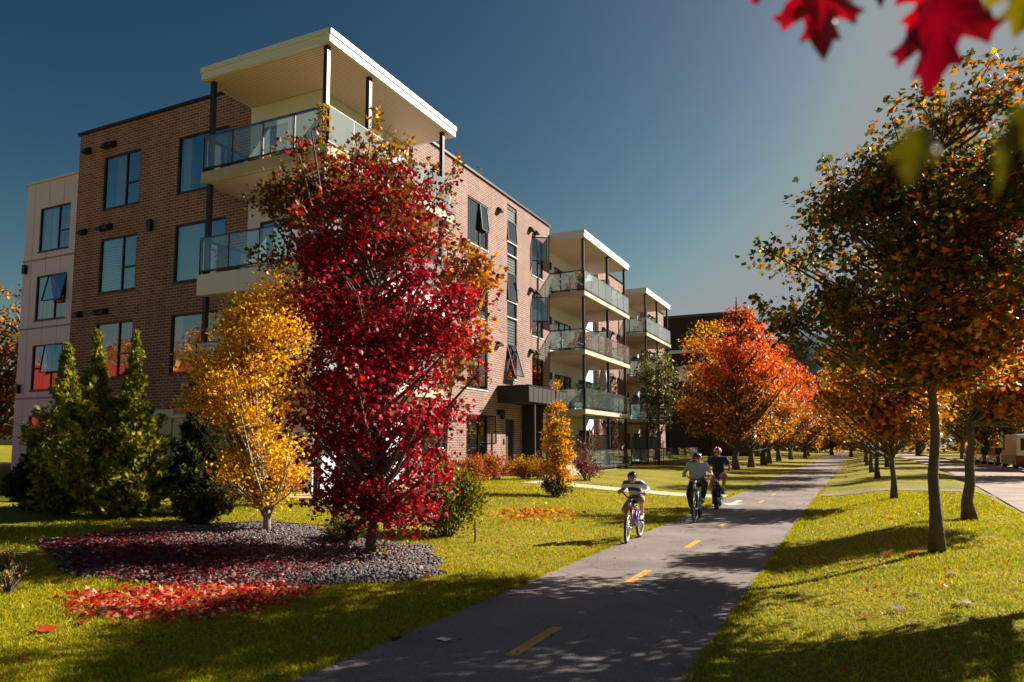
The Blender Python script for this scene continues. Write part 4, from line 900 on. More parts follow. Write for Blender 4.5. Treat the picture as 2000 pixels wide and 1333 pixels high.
G_W = 'trees behind the left end of the building'
TW = tree('background_tree', (-40.2, 21, .6), [(1.5, 0, 0, 1.6), (4, 0, 0, 2.8), (6.5, .1, 0, 2.6), (8.5, .1, 0, 1.3), (9.6, 0, 0, .3)], "olive and amber tree past the left corner of the white wing", 'tree', AUTUMN, 73, leaves=6000, clumps=110, size=.24, kind='diamond', trunk_r=.2, clump_r=.7, group=G_W, colorfn=aut_col(.4), twig=.03)
copy_tree(TW, (-43, 27, .6), 2.0, .9, "lower olive tree directly behind the white wing's left edge"); copy_tree(TW, (-46, 20, .6), 4.0, 1.1, "amber tree at the left edge of the picture")
tree('bare_birch', (-45, 26, .6), [(4, 0, 0, .8), (8, 0, 0, 1.8), (11, 0, 0, 1.2), (12.5, 0, 0, .3)], "thin half-bare tree rising above the trees left of the white wing", 'tree', BROWN, 74, leaves=700, clumps=70, size=.18, kind='diamond', trunk_r=.13, clump_r=.4, bark=BARK_PALE, twig=.02)

# far-off woods closing the horizon
rng = np.random.default_rng(88); n = 26000
x = rng.uniform(-150, 130, n); y = rng.uniform(150, 185, n); top = 9 + 3.5 * np.sin(x / 9.0) + 2.5 * np.sin(x / 3.7 + 1) + 1.5 * np.sin(x / 1.9)
P = np.column_stack([x, y, top * rng.random(n) ** .8])
C = blend_pal([ORANGE, AUTUMN, GREEN], np.column_stack([.8 + .6 * np.sin(x / 7), np.ones(n), .6 + .5 * np.cos(x / 11)]).clip(.05, 3), rng, n)
tag(leaf_object("far_woodland", P, rng.standard_normal((n, 3)), rng.standard_normal((n, 3)) + np.array([0, -.6, .6]), rng.uniform(.7, 1.5, n), C, 'diamond', LEAF), "far band of autumn woods closing the horizon behind the path's end", "woods", kind='stuff')
# ================================================================ cyclists
SKIN_T = mat("skin", (0.64, 0.38, 0.27), 0.5, 0, 0.08, 12); HAIR = mat("hair", (0.035, 0.018, 0.010), 0.5, 0, .3, 30)
RUBBER = mat("rubber", (0.018, 0.017, 0.016), 0.8, 0, .2, 20); ALU = mat("aluminium", (0.62, 0.62, 0.64), 0.3, 0.9, 0.08, 10)
def skin_geo(pts, edges, rad):
    """tapered elliptical limbs along a skeleton, with a ball at every joint; remesh() fuses them into one skin"""
    mb = MB(); pts = [Vector(p) for p in pts]; rr = [r if hasattr(r, '__len__') else (r, r) for r in rad]; sg = 16
    for i, j in edges:
        a, b = pts[i], pts[j]; d = (b - a).normalized(); X = Vector((1, 0, 0)) - d * d.x
        X = X.normalized() if X.length > .2 else d.orthogonal().normalized(); Y = d.cross(X); vs = []
        for k in range(7):
            t = k / 6; c = a.lerp(b, t); rx = rr[i][0] * (1 - t) + rr[j][0] * t; ry = rr[i][1] * (1 - t) + rr[j][1] * t
            vs += [c + X * rx * math.cos(2 * math.pi * q / sg) + Y * ry * math.sin(2 * math.pi * q / sg) for q in range(sg)]
        mb.add(vs, [(k * sg + q, k * sg + (q + 1) % sg, (k + 1) * sg + (q + 1) % sg, (k + 1) * sg + q) for k in range(6) for q in range(sg)] + [tuple(range(sg - 1, -1, -1)), tuple(range(6 * sg, 7 * sg))])
    for p, r in zip(pts, rr): mb.ball(p, (r[0], r[1], min(r)), 16, 10)
    return mb.v, mb.f
def remesh(v, f, vox):
    me = bpy.data.meshes.new("tmp"); me.from_pydata(v, [], f); o = bpy.data.objects.new("tmp", me); COL.objects.link(o)
    r = o.modifiers.new("r", 'REMESH'); r.mode = 'VOXEL'; r.voxel_size = vox; r.use_smooth_shade = True
    s = o.modifiers.new("s", 'SMOOTH'); s.iterations = 6; s.factor = .5
    dg = bpy.context.evaluated_depsgraph_get(); m2 = bpy.data.meshes.new_from_object(o.evaluated_get(dg))
    v2 = [tuple(x.co) for x in m2.vertices]; f2 = [tuple(p.vertices) for p in m2.polygons]
    bpy.data.objects.remove(o); bpy.data.meshes.remove(m2); bpy.data.meshes.remove(me); return v2, f2
def ik(a, b, l1, l2, bend):
    a = Vector(a); b = Vector(b); d = b - a; L = min(d.length, (l1 + l2) * .999); u = d.normalized(); x = (l1 * l1 - l2 * l2 + L * L) / (2 * L)
    h = math.sqrt(max(l1 * l1 - x * x, 0)); bd = Vector(bend); bd = (bd - u * bd.dot(u)).normalized(); return a + u * x + bd * h
def smooth_obj(name, v, f, m, parent):
    mb = MB(); mb.add(v, f, 0, True); return mb.build(name, m, parent)

def bicycle(label, name, group, R_, wb, tw, frame_m, bar_z, bar_y, bar_w, seat_z, seat_y, rim_m, style, steer=0.0, fork_m=None, spoke_m=None, fender=False):
    """faces +y; rear wheel touches the ground at y=0"""
    t = thing(name, (0, 0, 0), label, 'bicycle', group); fm = frame_m; fk = fork_m or frame_m
    head_top = Vector((0, wb - .20 * R_ / .33 - .10, bar_z - .10)); head_bot = Vector((0, wb - .09 - .06, 2 * R_ + .09 if style != 'kid' else 2 * R_ + .06))
    bb = Vector((0, wb * .42, R_ * .92 if style != 'kid' else .27)); ax_f = Vector((0, wb, R_)); ax_r = Vector((0, 0, R_)); st = Vector((0, seat_y, seat_z - .06))
    rotS = Matrix.Translation(head_bot) @ Matrix.Rotation(steer, 4, (head_top - head_bot).normalized()) @ Matrix.Translation(-head_bot)
    f = MB(); r0 = .022 if style != 'fat' else .032
    seat_c = bb.lerp(st, .72)
    f.tube([head_bot.lerp(head_top, .15), head_bot.lerp(head_top, .98)], .026, 10)
    if style == 'step': f.tube([head_bot.lerp(head_top, .3), head_bot * .35 + bb * .65 + Vector((0, .04, -.02)), bb], .034, 10); f.tube([head_bot.lerp(head_top, .55), bb.lerp(seat_c, .35) + Vector((0, .12, .02)), bb.lerp(seat_c, .3)], .018, 8)
    else: f.tube([head_bot.lerp(head_top, .3), bb], r0 * 1.35, 10); f.tube([head_bot.lerp(head_top, .8), seat_c], r0, 10)
    f.tube([bb, seat_c], r0, 10)
    for s in (-1, 1):
        o_ = Vector((s * (tw * .5 + .035), 0, 0)); f.tube([bb + Vector((s * .03, 0, 0)), bb.lerp(ax_r, .4) + o_ * .8, ax_r + o_], .011, 6); f.tube([seat_c + Vector((s * .02, 0, 0)), seat_c.lerp(ax_r, .4) + o_ * .8, ax_r + o_], .009, 6)
    f.build("frame", fm, t)
    sp = MB(); sp.tube([seat_c, st], .014, 8); sp.build("seat_post", ALU, t)
    sd_ = MB(); sw = .075 if style == 'kid' else .105
    for k in range(7):
        pass
    sd_.ball(st + Vector((0, -.05, .06)), (sw, .09, .035), 14, 8); sd_.ball(st + Vector((0, .06, .06)), (sw * .45, .13, .03), 12, 8); sd_.build("saddle", RUBBER, t)
    k = MB()
    for s in (-1, 1):
        o_ = Vector((s * (tw * .5 + .03), 0, 0)); k.tube([rotS @ (head_bot + o_ + Vector((0, 0, -.01))), rotS @ (head_bot.lerp(ax_f, .4) + o_), rotS @ (ax_f + o_)], .017 if style != 'fat' else .024, 8)
    k.bar(rotS @ (head_bot + Vector((-tw * .5 - .04, 0, -.0))), rotS @ (head_bot + Vector((tw * .5 + .04, 0, -.0))), .04, .04); k.build("fork", fk, t)
    hb = MB(); bl = Vector((0, bar_y, bar_z))
    up = head_top + Vector((0, -.0, .05))
    A = [rotS @ p for p in (Vector((-bar_w / 2, bar_y - .06, bar_z)), Vector((-bar_w * .33, bar_y + .0, bar_z + .01)), Vector((-bar_w * .14, head_top.y + .02, head_top.z + .03)), Vector((bar_w * .14, head_top.y + .02, head_top.z + .03)), Vector((bar_w * .33, bar_y + .0, bar_z + .01)), Vector((bar_w / 2, bar_y - .06, bar_z)))]
    hb.tube(A, .013, 8); hb.tube([rotS @ head_bot.lerp(head_top, .9), rotS @ (head_top + Vector((0, .02, .04)))], .02, 8)
    for s in (0, 1):
        e = A[-1] if s else A[0]; i_ = A[-2] if s else A[1]; hb.tube([e.lerp(i_, .55) + Vector((0, .015, 0)), e.lerp(i_, .05) + Vector((0, .055, -.03))], .006, 5)
    h_ = hb.build("handlebar", BLACK_METAL, t); WORLD[h_] = Matrix()
    for s in (0, 1):
        e = A[-1] if s else A[0]; i_ = A[-2] if s else A[1]; g = MB(); g.tube([e, e.lerp(i_, .62)], .019, 8); g.build("grip", RUBBER, h_)
    lp = MB(); lp.ball(rotS @ (head_bot.lerp(head_top, .45) + Vector((0, .07, 0))), (.035, .03, .035), 10, 6); lp.build("headlight" if style != 'kid' else "bell", ALU, t)
    def wheel(c, M):
        X = (M.to_3x3() @ Vector((1, 0, 0))).normalized(); Y = (M.to_3x3() @ Vector((0, 1, 0))).normalized(); Z = X.cross(Y); c = M @ c
        ring = lambda r, n=28, o=0: [c + X * o + (Y * math.cos(2 * math.pi * i / n) + Z * math.sin(2 * math.pi * i / n)) * r for i in range(n)]
        ty = MB(); ty.tube(ring(R_ - tw * .5), tw * .5, 10, closed=True); w = ty.build("wheel", RUBBER, t); WORLD[w] = Matrix()
        rm = MB(); 
        for o in (-.32, 0, .32): rm.tube(ring(R_ - tw * .98 - .006, 28, o * tw), .012, 6, closed=True)
        rm.build("rim", rim_m, w)
        s = MB()
        for i in range(18):
            a = 2 * math.pi * i / 18; b = a + (.5 if i % 2 else -.5)
            s.tube([c + X * (.025 if i % 4 < 2 else -.025) + (Y * math.cos(b) + Z * math.sin(b)) * .02, c + (Y * math.cos(a) + Z * math.sin(a)) * (R_ - tw)], .0022, 4, cap=False)
        s.tube([c - X * (.05 + tw * .4), c + X * (.05 + tw * .4)], .018 if style != 'fat' else .05, 10); s.build("spokes", ALU, w)
        if fender:
            q = MB(); n = 14; vs = []
            for i in range(n + 1):
                a = R(-15 + 170 * i / n) if c.y > wb * .5 else R(20 + 180 * i / n)
                d = Y * math.cos(a) + Z * math.sin(a)
                vs += [c + d * (R_ + .02) + X * (-tw * .6), c + d * (R_ + .035), c + d * (R_ + .02) + X * (tw * .6)]
            q.add(vs, [(3 * i, 3 * i + 1, 3 * i + 4, 3 * i + 3) for i in range(n)] + [(3 * i + 1, 3 * i + 2, 3 * i + 5, 3 * i + 4) for i in range(n)], 0, True); q.build("mudguard", fk, t)
    wheel(ax_r, Matrix()); wheel(ax_f, rotS)
    cr = MB(); ca = R(75); crl = .10 if style == 'kid' else .15; ped = []
    cr.tube([bb + Vector((-.07, 0, 0)), bb + Vector((.07, 0, 0))], .018, 8); cr.tube([bb + Vector((.045, .09 * math.cos(i * .524), .09 * math.sin(i * .524))) for i in range(12)], .005, 4, closed=True)
    pd = []
    for s, a in ((-1, ca), (1, ca + math.pi)):
        e = bb + Vector((s * .08, crl * math.cos(a), crl * math.sin(a))); cr.bar(bb + Vector((s * .075, 0, 0)), e, .016, .024); ped.append(e + Vector((s * .05, 0, 0)))
        q = MB(); q.box(e.x + s * .01, e.x + s * .10, e.y - .045, e.y + .045, e.z - .012, e.z + .012); pd.append(q)
    c_ = cr.build("crank", ALU, t); WORLD[c_] = Matrix()
    for q in pd: q.build("pedal", RUBBER, c_)
    grips = [A[0].lerp(A[1], .3), A[-1].lerp(A[-2], .3)]
    return t, grips, ped, st

def rider(label, group, hip, sh_z, sh_y, sh_w, hip_w, torso_r, grips, peds, head_top, head_r, look, tilt, cloth, hat, limb=1.0, belly=0.0, kid=False, shades=False, hair_len=0, top_name="shirt", vneck=False):
    """cloth: (shirt mat, sleeve end 0..1, leg mat, leg end 0..1 of the shin, shoe mat)"""
    t = thing("person", (0, 0, 0), label, 'person', group)
    Hh = Vector(hip); C = Vector((0, sh_y, sh_z)); neck = C + Vector((0, .03, .05)); hc = Vector((0, sh_y + (.05 if not kid else .06), head_top - head_r * 1.32))
    S = [C + Vector((-sh_w / 2, 0, -.02)), C + Vector((sh_w / 2, 0, -.02))]; Hp = [Hh + Vector((-hip_w / 2 * .55, 0, -.02)), Hh + Vector((hip_w / 2 * .55, 0, -.02))]
    la = .30 * limb; lf = .27 * limb; lt = .44 * limb; ls = .43 * limb
    wr = [grips[0] + Vector((.01, -.05, .035)), grips[1] + Vector((-.01, -.05, .035))]
    el = [ik(S[i], wr[i], la, lf, ((-1 if i == 0 else 1) * .55, -.45, -.8)) for i in (0, 1)]
    an = [peds[i] + Vector((-.0, -.05, .09)) for i in (0, 1)]
    kn = [ik(Hp[i], an[i], lt, ls, ((-.25 if i == 0 else .25), 1, .3)) for i in (0, 1)]
    toe = [peds[i] + Vector((0, .09, .035)) for i in (0, 1)]
    mid = Hh.lerp(C, .5) + Vector((0, .02 + belly, 0)); tr = torso_r
    pts = [Hh, mid, Hh.lerp(C, .82) + Vector((0, .015, 0)), neck, hc - Vector((0, 0, head_r * .35))]
    rad = [(hip_w * .46, tr * .95), (max(tr * 1.15, (hip_w + sh_w) * .21) + belly * .5, tr + belly * .6), (sh_w * .40, tr * .85), head_r * .52, head_r * .5]
    ed = [(0, 1), (1, 2), (2, 3), (3, 4)]
    for i in (0, 1):
        k = len(pts); pts += [S[i], el[i], wr[i]]; rad += [.058 * limb, .044 * limb, .030 * limb]; ed += [(2, k), (k, k + 1), (k + 1, k + 2)]
        k = len(pts); pts += [Hp[i], kn[i], kn[i].lerp(an[i], .3) + Vector((0, -.02, 0)), an[i]]; rad += [.088 * limb, .060 * limb, .058 * limb, .036 * limb]; ed += [(0, k), (k, k + 1), (k + 1, k + 2), (k + 2, k + 3)]
    v, f = skin_geo(pts, ed, rad)
    rotH = Matrix.Rotation(look, 3, 'Z') @ Matrix.Rotation(tilt, 3, 'X')
    mb = MB(); mb.add(v, f)
    Hd = lambda x, y, z: hc + rotH @ Vector((x, y, z)) * head_r
    mb.ball(hc + rotH @ Vector((0, -.04, .1)) * head_r, (head_r * .80, head_r * .98, head_r * 1.06), 20, 14, 0, rotH)         # skull
    mb.ball(Hd(0, .22, -.52), (head_r * .58, head_r * .66, head_r * .66), 16, 10, 0, rotH)                                      # jaw
    mb.ball(Hd(0, .70, -.98), (head_r * .24, head_r * .20, head_r * .17), 10, 8, 0, rotH)                                       # chin
    mb.ball(Hd(0, .98, -.22), (head_r * .15, head_r * .24, head_r * .26), 10, 8, 0, rotH)                                       # nose
    for s in (-1, 1):
        mb.ball(Hd(s * .82, -.05, -.15), (head_r * .09, head_r * .2, head_r * .28), 8, 8, 0, rotH); mb.ball(Hd(s * .42, .72, -.30), (head_r * .26, head_r * .18, head_r * .24), 8, 8, 0, rotH)
    mb.ball(Hd(0, .90, -.60), (head_r * .30, head_r * .12, head_r * .13), 10, 6, 0, rotH)
    v, f = remesh(mb.v, mb.f, .009 if kid else .0105)
    body = MB(); body.add(v, f, 0, True)
    # hands: palm, four fingers closed round the grip, thumb under it
    for i in (0, 1):
        g = Vector(grips[i]); w = wr[i]; s = -1 if i == 0 else 1; hs = limb * .95
        pal = g + Vector((0, -.020, .030)) * hs; body.tube([w + Vector((0, -.01, .0)), w.lerp(pal, .6), pal], [.027 * limb, .034 * hs, .030 * hs], 10)
        for k in range(4):
            x = (-.033 + k * .022) * hs; lr = (.0095, .0098, .0094, .0082)[k] * hs; ln = (.95, 1.05, 1.0, .82)[k]
            body.tube([pal + Vector((x, .0, .004)), g + Vector((x, .020 * ln, .030)) * 1, g + Vector((x, .036 * ln, .006)), g + Vector((x, .026 * ln, -.020)), g + Vector((x, .004, -.026))], [lr * 1.05, lr, lr * .95, lr * .9, lr * .75], 6)
        body.tube([pal + Vector((-s * .030 * hs, -.012, -.004)), g + Vector((-s * .042 * hs, .004, .004)), g + Vector((-s * .040 * hs, .018, -.014))], [.0115 * hs, .0105 * hs, .008 * hs], 6)
    bo = body.build("body", SKIN_T, t); WORLD[bo] = Matrix()
    # face marks
    e = MB()
    if not shades:
        for s in (-1, 1): e.ball(Hd(s * .34, .90, -.10), (head_r * .13, head_r * .07, head_r * .075), 8, 6, 0, rotH)
        e.build("eyes", mat("eye_dark", (.03, .02, .015), .25), t)
    else:
        for s in (-1, 1): e.ball(Hd(s * .36, .90, -.10), (head_r * .30, head_r * .10, head_r * .20), 10, 6, 0, rotH); e.tube([Hd(s * .62, .85, -.06), Hd(s * .84, 0, -.04)], head_r * .045, 5)
        e.tube([Hd(-.2, .99, -.06), Hd(.2, .99, -.06)], head_r * .04, 5); e.build("sunglasses", mat("lens", (.012, .010, .012), .12), t)
    l_ = MB(); l_.ball(Hd(0, .975, -.63), (head_r * .24, head_r * .06, head_r * .055), 10, 6, 0, rotH); l_.build("lips", mat("lips", (.34, .12, .10), .45), t)
    br = MB()
    for s in (-1, 1): br.tube([Hd(s * .18, .97, .10), Hd(s * .36, .95, .14), Hd(s * .54, .84, .10)], head_r * .05, 5)
    br.build("eyebrows", HAIR, t)
    # hair
    h = MB(); h.ball(hc + rotH @ Vector((0, -.12, .12)) * head_r, (head_r * .90, head_r * 1.02, head_r * 1.04), 18, 12, 0, rotH)
    if hair_len: h.tube([Hd(0, -.85, -.1), Hd(0, -1.05, -.8), Hd(0, -.95, -1.2 - hair_len)], [head_r * .5, head_r * .42, head_r * .12], 8)
    hv = []; 
    for p in h.v: hv.append(p)
    # keep hair off the face
    inv = rotH.inverted(); keep = [((inv @ (Vector(p) - hc)) / head_r) for p in h.v]
    fs = [fc for fc in h.f if all(not (keep[i].y > .35 and keep[i].z < .42) for i in fc)]
    h2 = MB(); h2.add(h.v, fs, 0, True); h2.build("hair", HAIR, t)
    # helmet: shell with vents, visor edge, strap
    hm, trim = hat; q = MB(); seg, rg = 24, 9; vs = []
    for i in range(rg + 1):
        th = math.pi * .5 * i / rg * 1.06
        for j in range(seg):
            a = 2 * math.pi * j / seg; rr = 1.0 + (.045 if j % 4 < 2 and 1 < i < rg - 1 else 0)
            vs.append(hc + rotH @ Vector((math.sin(th) * math.cos(a) * 1.04 * rr, math.sin(th) * math.sin(a) * 1.24 * rr - .06, math.cos(th) * 1.0 * rr + .34 + (.10 * math.sin(a) if i > rg - 2 else 0))) * head_r)
    fc = [(i * seg + j, (i + 1) * seg + j, (i + 1) * seg + (j + 1) % seg, i * seg + (j + 1) % seg) for i in range(rg) for j in range(seg)]
    q.add(vs, fc, 0, True); hl = q.build("helmet", hm, t); WORLD[hl] = Matrix()
    q = MB(); q.tube([vs[rg * seg + j] for j in range(seg)], head_r * .075, 6, closed=True)
    for j in (4, 8, 16, 20): q.tube([vs[(k) * seg + j] + (vs[(k) * seg + j] - hc) * .03 for k in range(2, rg)], head_r * .07, 5)
    q.build("helmet_trim", trim, hl)
    q = MB()
    for s in (-1, 1): q.tube([Hd(s * .92, .1, .3), Hd(s * .74, .30, -.55), Hd(0, .52, -1.18)], head_r * .045, 5)
    q.build("strap", RUBBER, hl)
    # clothes follow the body a little outside it
    shirt, sl, legm, le, shoe = cloth; g = .012
    sp = [Hh + Vector((0, .0, .0)), mid, pts[2], C + Vector((0, .015, .03))]; sr = [(hip_w * .47 + g, tr * 1.0 + g), (rad[1][0] + g, rad[1][1] + g), (sh_w * .41 + g, tr * .88 + g), head_r * .62]
    se = [(0, 1), (1, 2), (2, 3)]
    for i in (0, 1):
        k = len(sp); sp += [S[i], S[i].lerp(el[i], sl)]; sr += [.062 * limb + g, .050 * limb + g]; se += [(2, k), (k, k + 1)]
    v, f = skin_geo(sp, se, sr); v, f = remesh(v, f, .011)
    f = [q for q in f if not all(v[i][2] < Hh.z - .03 for i in q)]
    smooth_obj(top_name, v, f, shirt, t)
    lp = [Hh + Vector((0, -.005, -.01))]; lr = [(hip_w * .46 + g * .8, tr * .95 + g * .8)]; le_ = []
    for i in (0, 1):
        k = len(lp); end = an[i].lerp(kn[i], 1 - le) if le > 0 else Hp[i].lerp(kn[i], .93)
        lp += [Hp[i], kn[i]]; lr += [.094 * limb + g, .068 * limb + g * 1.3]; le_ += [(0, k), (k, k + 1)]
        if le > 0: lp += [end]; lr += [.052 * limb + g]; le_ += [(k + 1, k + 2)]
    v, f = skin_geo(lp, le_, lr); v, f = remesh(v, f, .011); v = [tuple(p) for p in v]; f = [q for q in f if not all(v[i][2] > Hh.z + .10 for i in q)]
    smooth_obj("trousers" if le > 0 else "shorts", v, f, legm, t)
    for i in (0, 1):
        s = MB(); s.tube([peds[i] + Vector((0, -.105, .055)) * 1, peds[i] + Vector((0, -.06, .06)), peds[i] + Vector((0, .03, .045)), peds[i] + Vector((0, .11, .032)), peds[i] + Vector((0, .15, .028))], [.03 * limb, .043 * limb, .042 * limb, .036 * limb, .018 * limb], 10)
        s.tube([an[i] + Vector((0, 0, -.05)), an[i] + Vector((0, 0, .03))], .047 * limb, 10); s.build("shoe", shoe, t)
    return t
def place(objs, loc, rz, lean=0):
    for o in objs: o.location = loc; o.rotation_euler = (0, lean, rz)
def stripe_mat():
    m, n, l, b = new_mat("striped_cotton"); tc = n.new("ShaderNodeTexCoord"); sx = n.new("ShaderNodeSeparateXYZ"); l.new(tc.outputs['Object'], sx.inputs[0])
    ad = n.new("ShaderNodeMath"); ad.operation = 'MULTIPLY_ADD'; ad.inputs[1].default_value = -.35; l.new(sx.outputs[1], ad.inputs[0]); l.new(sx.outputs[2], ad.inputs[2])
    mu = n.new("ShaderNodeMath"); mu.operation = 'MULTIPLY'; mu.inputs[1].default_value = 9.5; l.new(ad.outputs[0], mu.inputs[0])
    fr = n.new("ShaderNodeMath"); fr.operation = 'FRACT'; l.new(mu.outputs[0], fr.inputs[0])
    cr = n.new("ShaderNodeValToRGB"); cr.color_ramp.interpolation = 'CONSTANT'; cr.color_ramp.elements[0].color = (.03, .06, .32, 1); cr.color_ramp.elements[1].position = .48; cr.color_ramp.elements[1].color = (.66, .66, .64, 1)
    l.new(fr.outputs[0], cr.inputs[0]); l.new(cr.outputs[0], b.inputs['Base Color']); b.inputs['Roughness'].default_value = .85; return m
BLUE_P = mat("violet_blue_paint", (.05, .035, .45), .3, .1, .08, 6, coat=.4); PINK_P = mat("coral_paint", (.55, .07, .08), .35, 0, .08, 6); MINT_P = mat("pale_mint_paint", (.45, .62, .60), .3, .1, .05, 6, coat=.4)
BLACK_P = mat("black_paint", (.02, .02, .022), .35, .2, .1, 6); HELM_BLACK = mat("black_helmet", (.02, .022, .03), .25, 0, .1, 8, coat=.5); HELM_NAVY = mat("navy_helmet", (.02, .03, .075), .3, 0, .1, 8, coat=.5)
HELM_RED = mat("red_helmet", (.50, .025, .05), .3, 0, .08, 8, coat=.5); TRIM_W = mat("white_trim_plastic", (.72, .7, .7), .4)
KHAKI = mat("khaki_cotton", (.34, .25, .16), .9, 0, .2, 9, .3, 14); NAVY = mat("navy_cotton", (.026, .032, .08), .9, 0, .2, 9, .3, 14); GREYBLUE = mat("grey_blue_jersey", (.36, .46, .62), .9, 0, .14, 9, .3, 14)
DKTROUS = mat("dark_trousers", (.022, .024, .032), .85, 0, .25, 9, .3, 14); TAN_SH = mat("tan_cotton", (.46, .29, .17), .9, 0, .18, 9, .3, 14); SHOE_L = mat("pale_shoe", (.55, .52, .46), .7); SHOE_D = mat("dark_shoe", (.035, .035, .04), .7)
GR = 'cyclists riding towards the camera'
b1, g1, p1_, s1 = bicycle("child's violet blue bicycle with coral fork and white-rimmed wheels", 'bicycle', 'bicycles on the path', .27, .90, .045, BLUE_P, .86, .60, .50, .68, .22, TRIM_W, 'kid', R(7), PINK_P)
r1 = rider("boy in a blue and white striped shirt and black helmet riding on the grass edge", GR, (0, .20, .76), 1.06, .46, .27, .26, .095, g1, p1_, 1.255, .088, R(14), R(4), (stripe_mat(), .55, KHAKI, 0, SHOE_L), (HELM_BLACK, HELM_BLACK), .78, kid=True, top_name="striped_shirt")
place((b1, r1), (-3.72, 13.32, 0), math.pi + R(2))
b2, g2, p2_, s2 = bicycle("step-through bicycle with a pale mint frame and black mudguards", 'bicycle', 'bicycles on the path', .31, 1.02, .052, MINT_P, 1.02, .60, .62, .84, .20, BLACK_P, 'step', R(-2), BLACK_P, fender=True)
r2 = rider("woman in a grey-blue T-shirt and dark trousers looking sideways from her bicycle", GR, (0, .20, .90), 1.29, .30, .37, .40, .145, g2, p2_, 1.56, .104, R(48), R(2), (GREYBLUE, .42, DKTROUS, .82, SHOE_D), (HELM_NAVY, HELM_NAVY), .92, belly=.035, shades=True, hair_len=.5, top_name="t_shirt")
place((b2, r2), (-3.37, 17.30, 0), math.pi + R(4))
b3, g3, p3_, s3 = bicycle("black bicycle with fat tyres and a short sturdy frame", 'bicycle', 'bicycles on the path', .27, 1.06, .11, BLACK_P, 1.04, .66, .66, .80, .20, BLACK_P, 'fat', R(-4), BLACK_P, fender=True)
r3 = rider("man in a navy T-shirt, tan shorts, sunglasses and a red and white helmet", GR, (0, .18, .88), 1.36, .28, .40, .33, .125, g3, p3_, 1.665, .106, R(-4), R(3), (NAVY, .52, TAN_SH, 0, SHOE_D), (HELM_RED, TRIM_W), .98, shades=True, top_name="t_shirt")
place((b3, r3), (-3.52, 20.95, 0), math.pi + R(5))
# ================================================================ balcony things, cabinet, cars, far buildings
def pot_plant(loc, h, r, label, pal, pot_m, leaves=160, size=.06, group=None, seed=1):
    rng = np.random.default_rng(seed); t = thing('potted_plant', loc, label, 'plant', group); b = Vector(loc)
    p = MB(); p.lathe([(r * .7, 0), (r, h * .42), (r * 1.08, h * .42), (r * 1.08, h * .46), (r * .9, h * .46), (r * .85, h * .4)], b, 14); p.build("pot", pot_m, t)
    P = rng.standard_normal((leaves, 3)) * np.array([r * .7, r * .7, h * .17]) + np.array([0, 0, h * .78]); P[:, 2] = np.maximum(P[:, 2], h * .46)
    leaf_object("leaves", P + np.array(loc), rng.standard_normal((leaves, 3)) + np.array([0, 0, .6]), rng.standard_normal((leaves, 3)), size * rng.uniform(.6, 1.3, leaves), pick_colors(rng, leaves, pal), 'oval', LEAF, t); return t
def chair(loc, rz, label, fab, group=None, high=False):
    t = thing('patio_chair', (0, 0, 0), label, 'chair', group)
    s = MB(); s.box(-.24, .24, -.24, .24, .40, .44); s.build("seat", fab, t)
    bk = MB(); bk.add([(-.23, -.22, .46), (.23, -.22, .46), (.23, -.38, 1.02), (-.23, -.38, 1.02), (-.23, -.25, .46), (.23, -.25, .46), (.23, -.41, 1.02), (-.23, -.41, 1.02)], [(0, 1, 2, 3), (7, 6, 5, 4), (0, 4, 5, 1), (1, 5, 6, 2), (2, 6, 7, 3), (3, 7, 4, 0)]); bk.build("backrest", fab, t)
    for sx in (-1, 1):
        for sy in (-1, 1):
            l_ = MB(); l_.tube([(sx * .24, sy * .22, .42), (sx * .26, sy * .27, 0)], .013, 6); l_.build("leg", BLACK_METAL, t)
        a = MB(); a.tube([(sx * .26, .24, .42), (sx * .27, .2, .64), (sx * .27, -.28, .66)], .014, 6); a.build("armrest", BLACK_METAL, t)
    t.location = loc; t.rotation_euler = (0, 0, rz); return t
def table(loc, label, m, w=.5, h=.5):
    t = thing('side_table', (0, 0, 0), label, 'table'); a = MB(); a.lathe([(w * .5, h - .03), (w * .52, h - .02), (w * .5, h)], (0, 0, 0), 18); a.build("tabletop", m, t)
    for k in range(4):
        l_ = MB(); q = k * math.pi / 2 + .78; l_.tube([(math.cos(q) * w * .35, math.sin(q) * w * .35, h - .02), (math.cos(q) * w * .45, math.sin(q) * w * .45, 0)], .013, 6); l_.build("leg", m, t)
    t.location = loc; return t
f4, f3, f2 = FL[3] + .08, FL[2] + .08, FL[1] + .08
pot_plant((-12.6, 34.45, f4), 1.0, .20, "tall orange and yellow plant in a red pot at the top balcony's corner", [((.45, .18, .02), 2), ((.30, .22, .02), 2), ((.10, .12, .02), 1)], RED_POT, 200, .09, seed=3)
chair((-13.6, 35.2, f4), R(100), "dark chair with armrests on the top balcony next to the red pot", mat("charcoal_fabric", (.03, .03, .035), .9)); chair((-13.5, 36.6, f4), R(80), "tan chair on the top balcony behind the milky glass", TAN_FABRIC)
gb = thing('barbecue', (-14.0, 34.6, f4), "black covered barbecue on the top balcony against the railing's end", 'barbecue')
q = MB(); q.box(-14.25, -13.75, 34.42, 34.85, f4 + .12, f4 + .62); q.build("cart", BLACK_METAL, gb); q = MB(); q.ball((-14.0, 34.63, f4 + .78), (.3, .24, .2), 14, 8); q.build("lid", BLACK_METAL, gb)
for sx in (-.22, .22):
    q = MB(); q.tube([(-14 + sx, 34.5, f4 + .06), (-14 + sx, 34.76, f4 + .06)], .06, 10); q.build("wheel", RUBBER, gb)
chair((-13.3, 35.3, f3), R(75), "tan reclining chair on the middle balcony beside a flower stand", TAN_FABRIC); chair((-13.4, 36.4, f3), R(110), "light folding chair on the middle balcony, right of the tan one", CURTAIN)
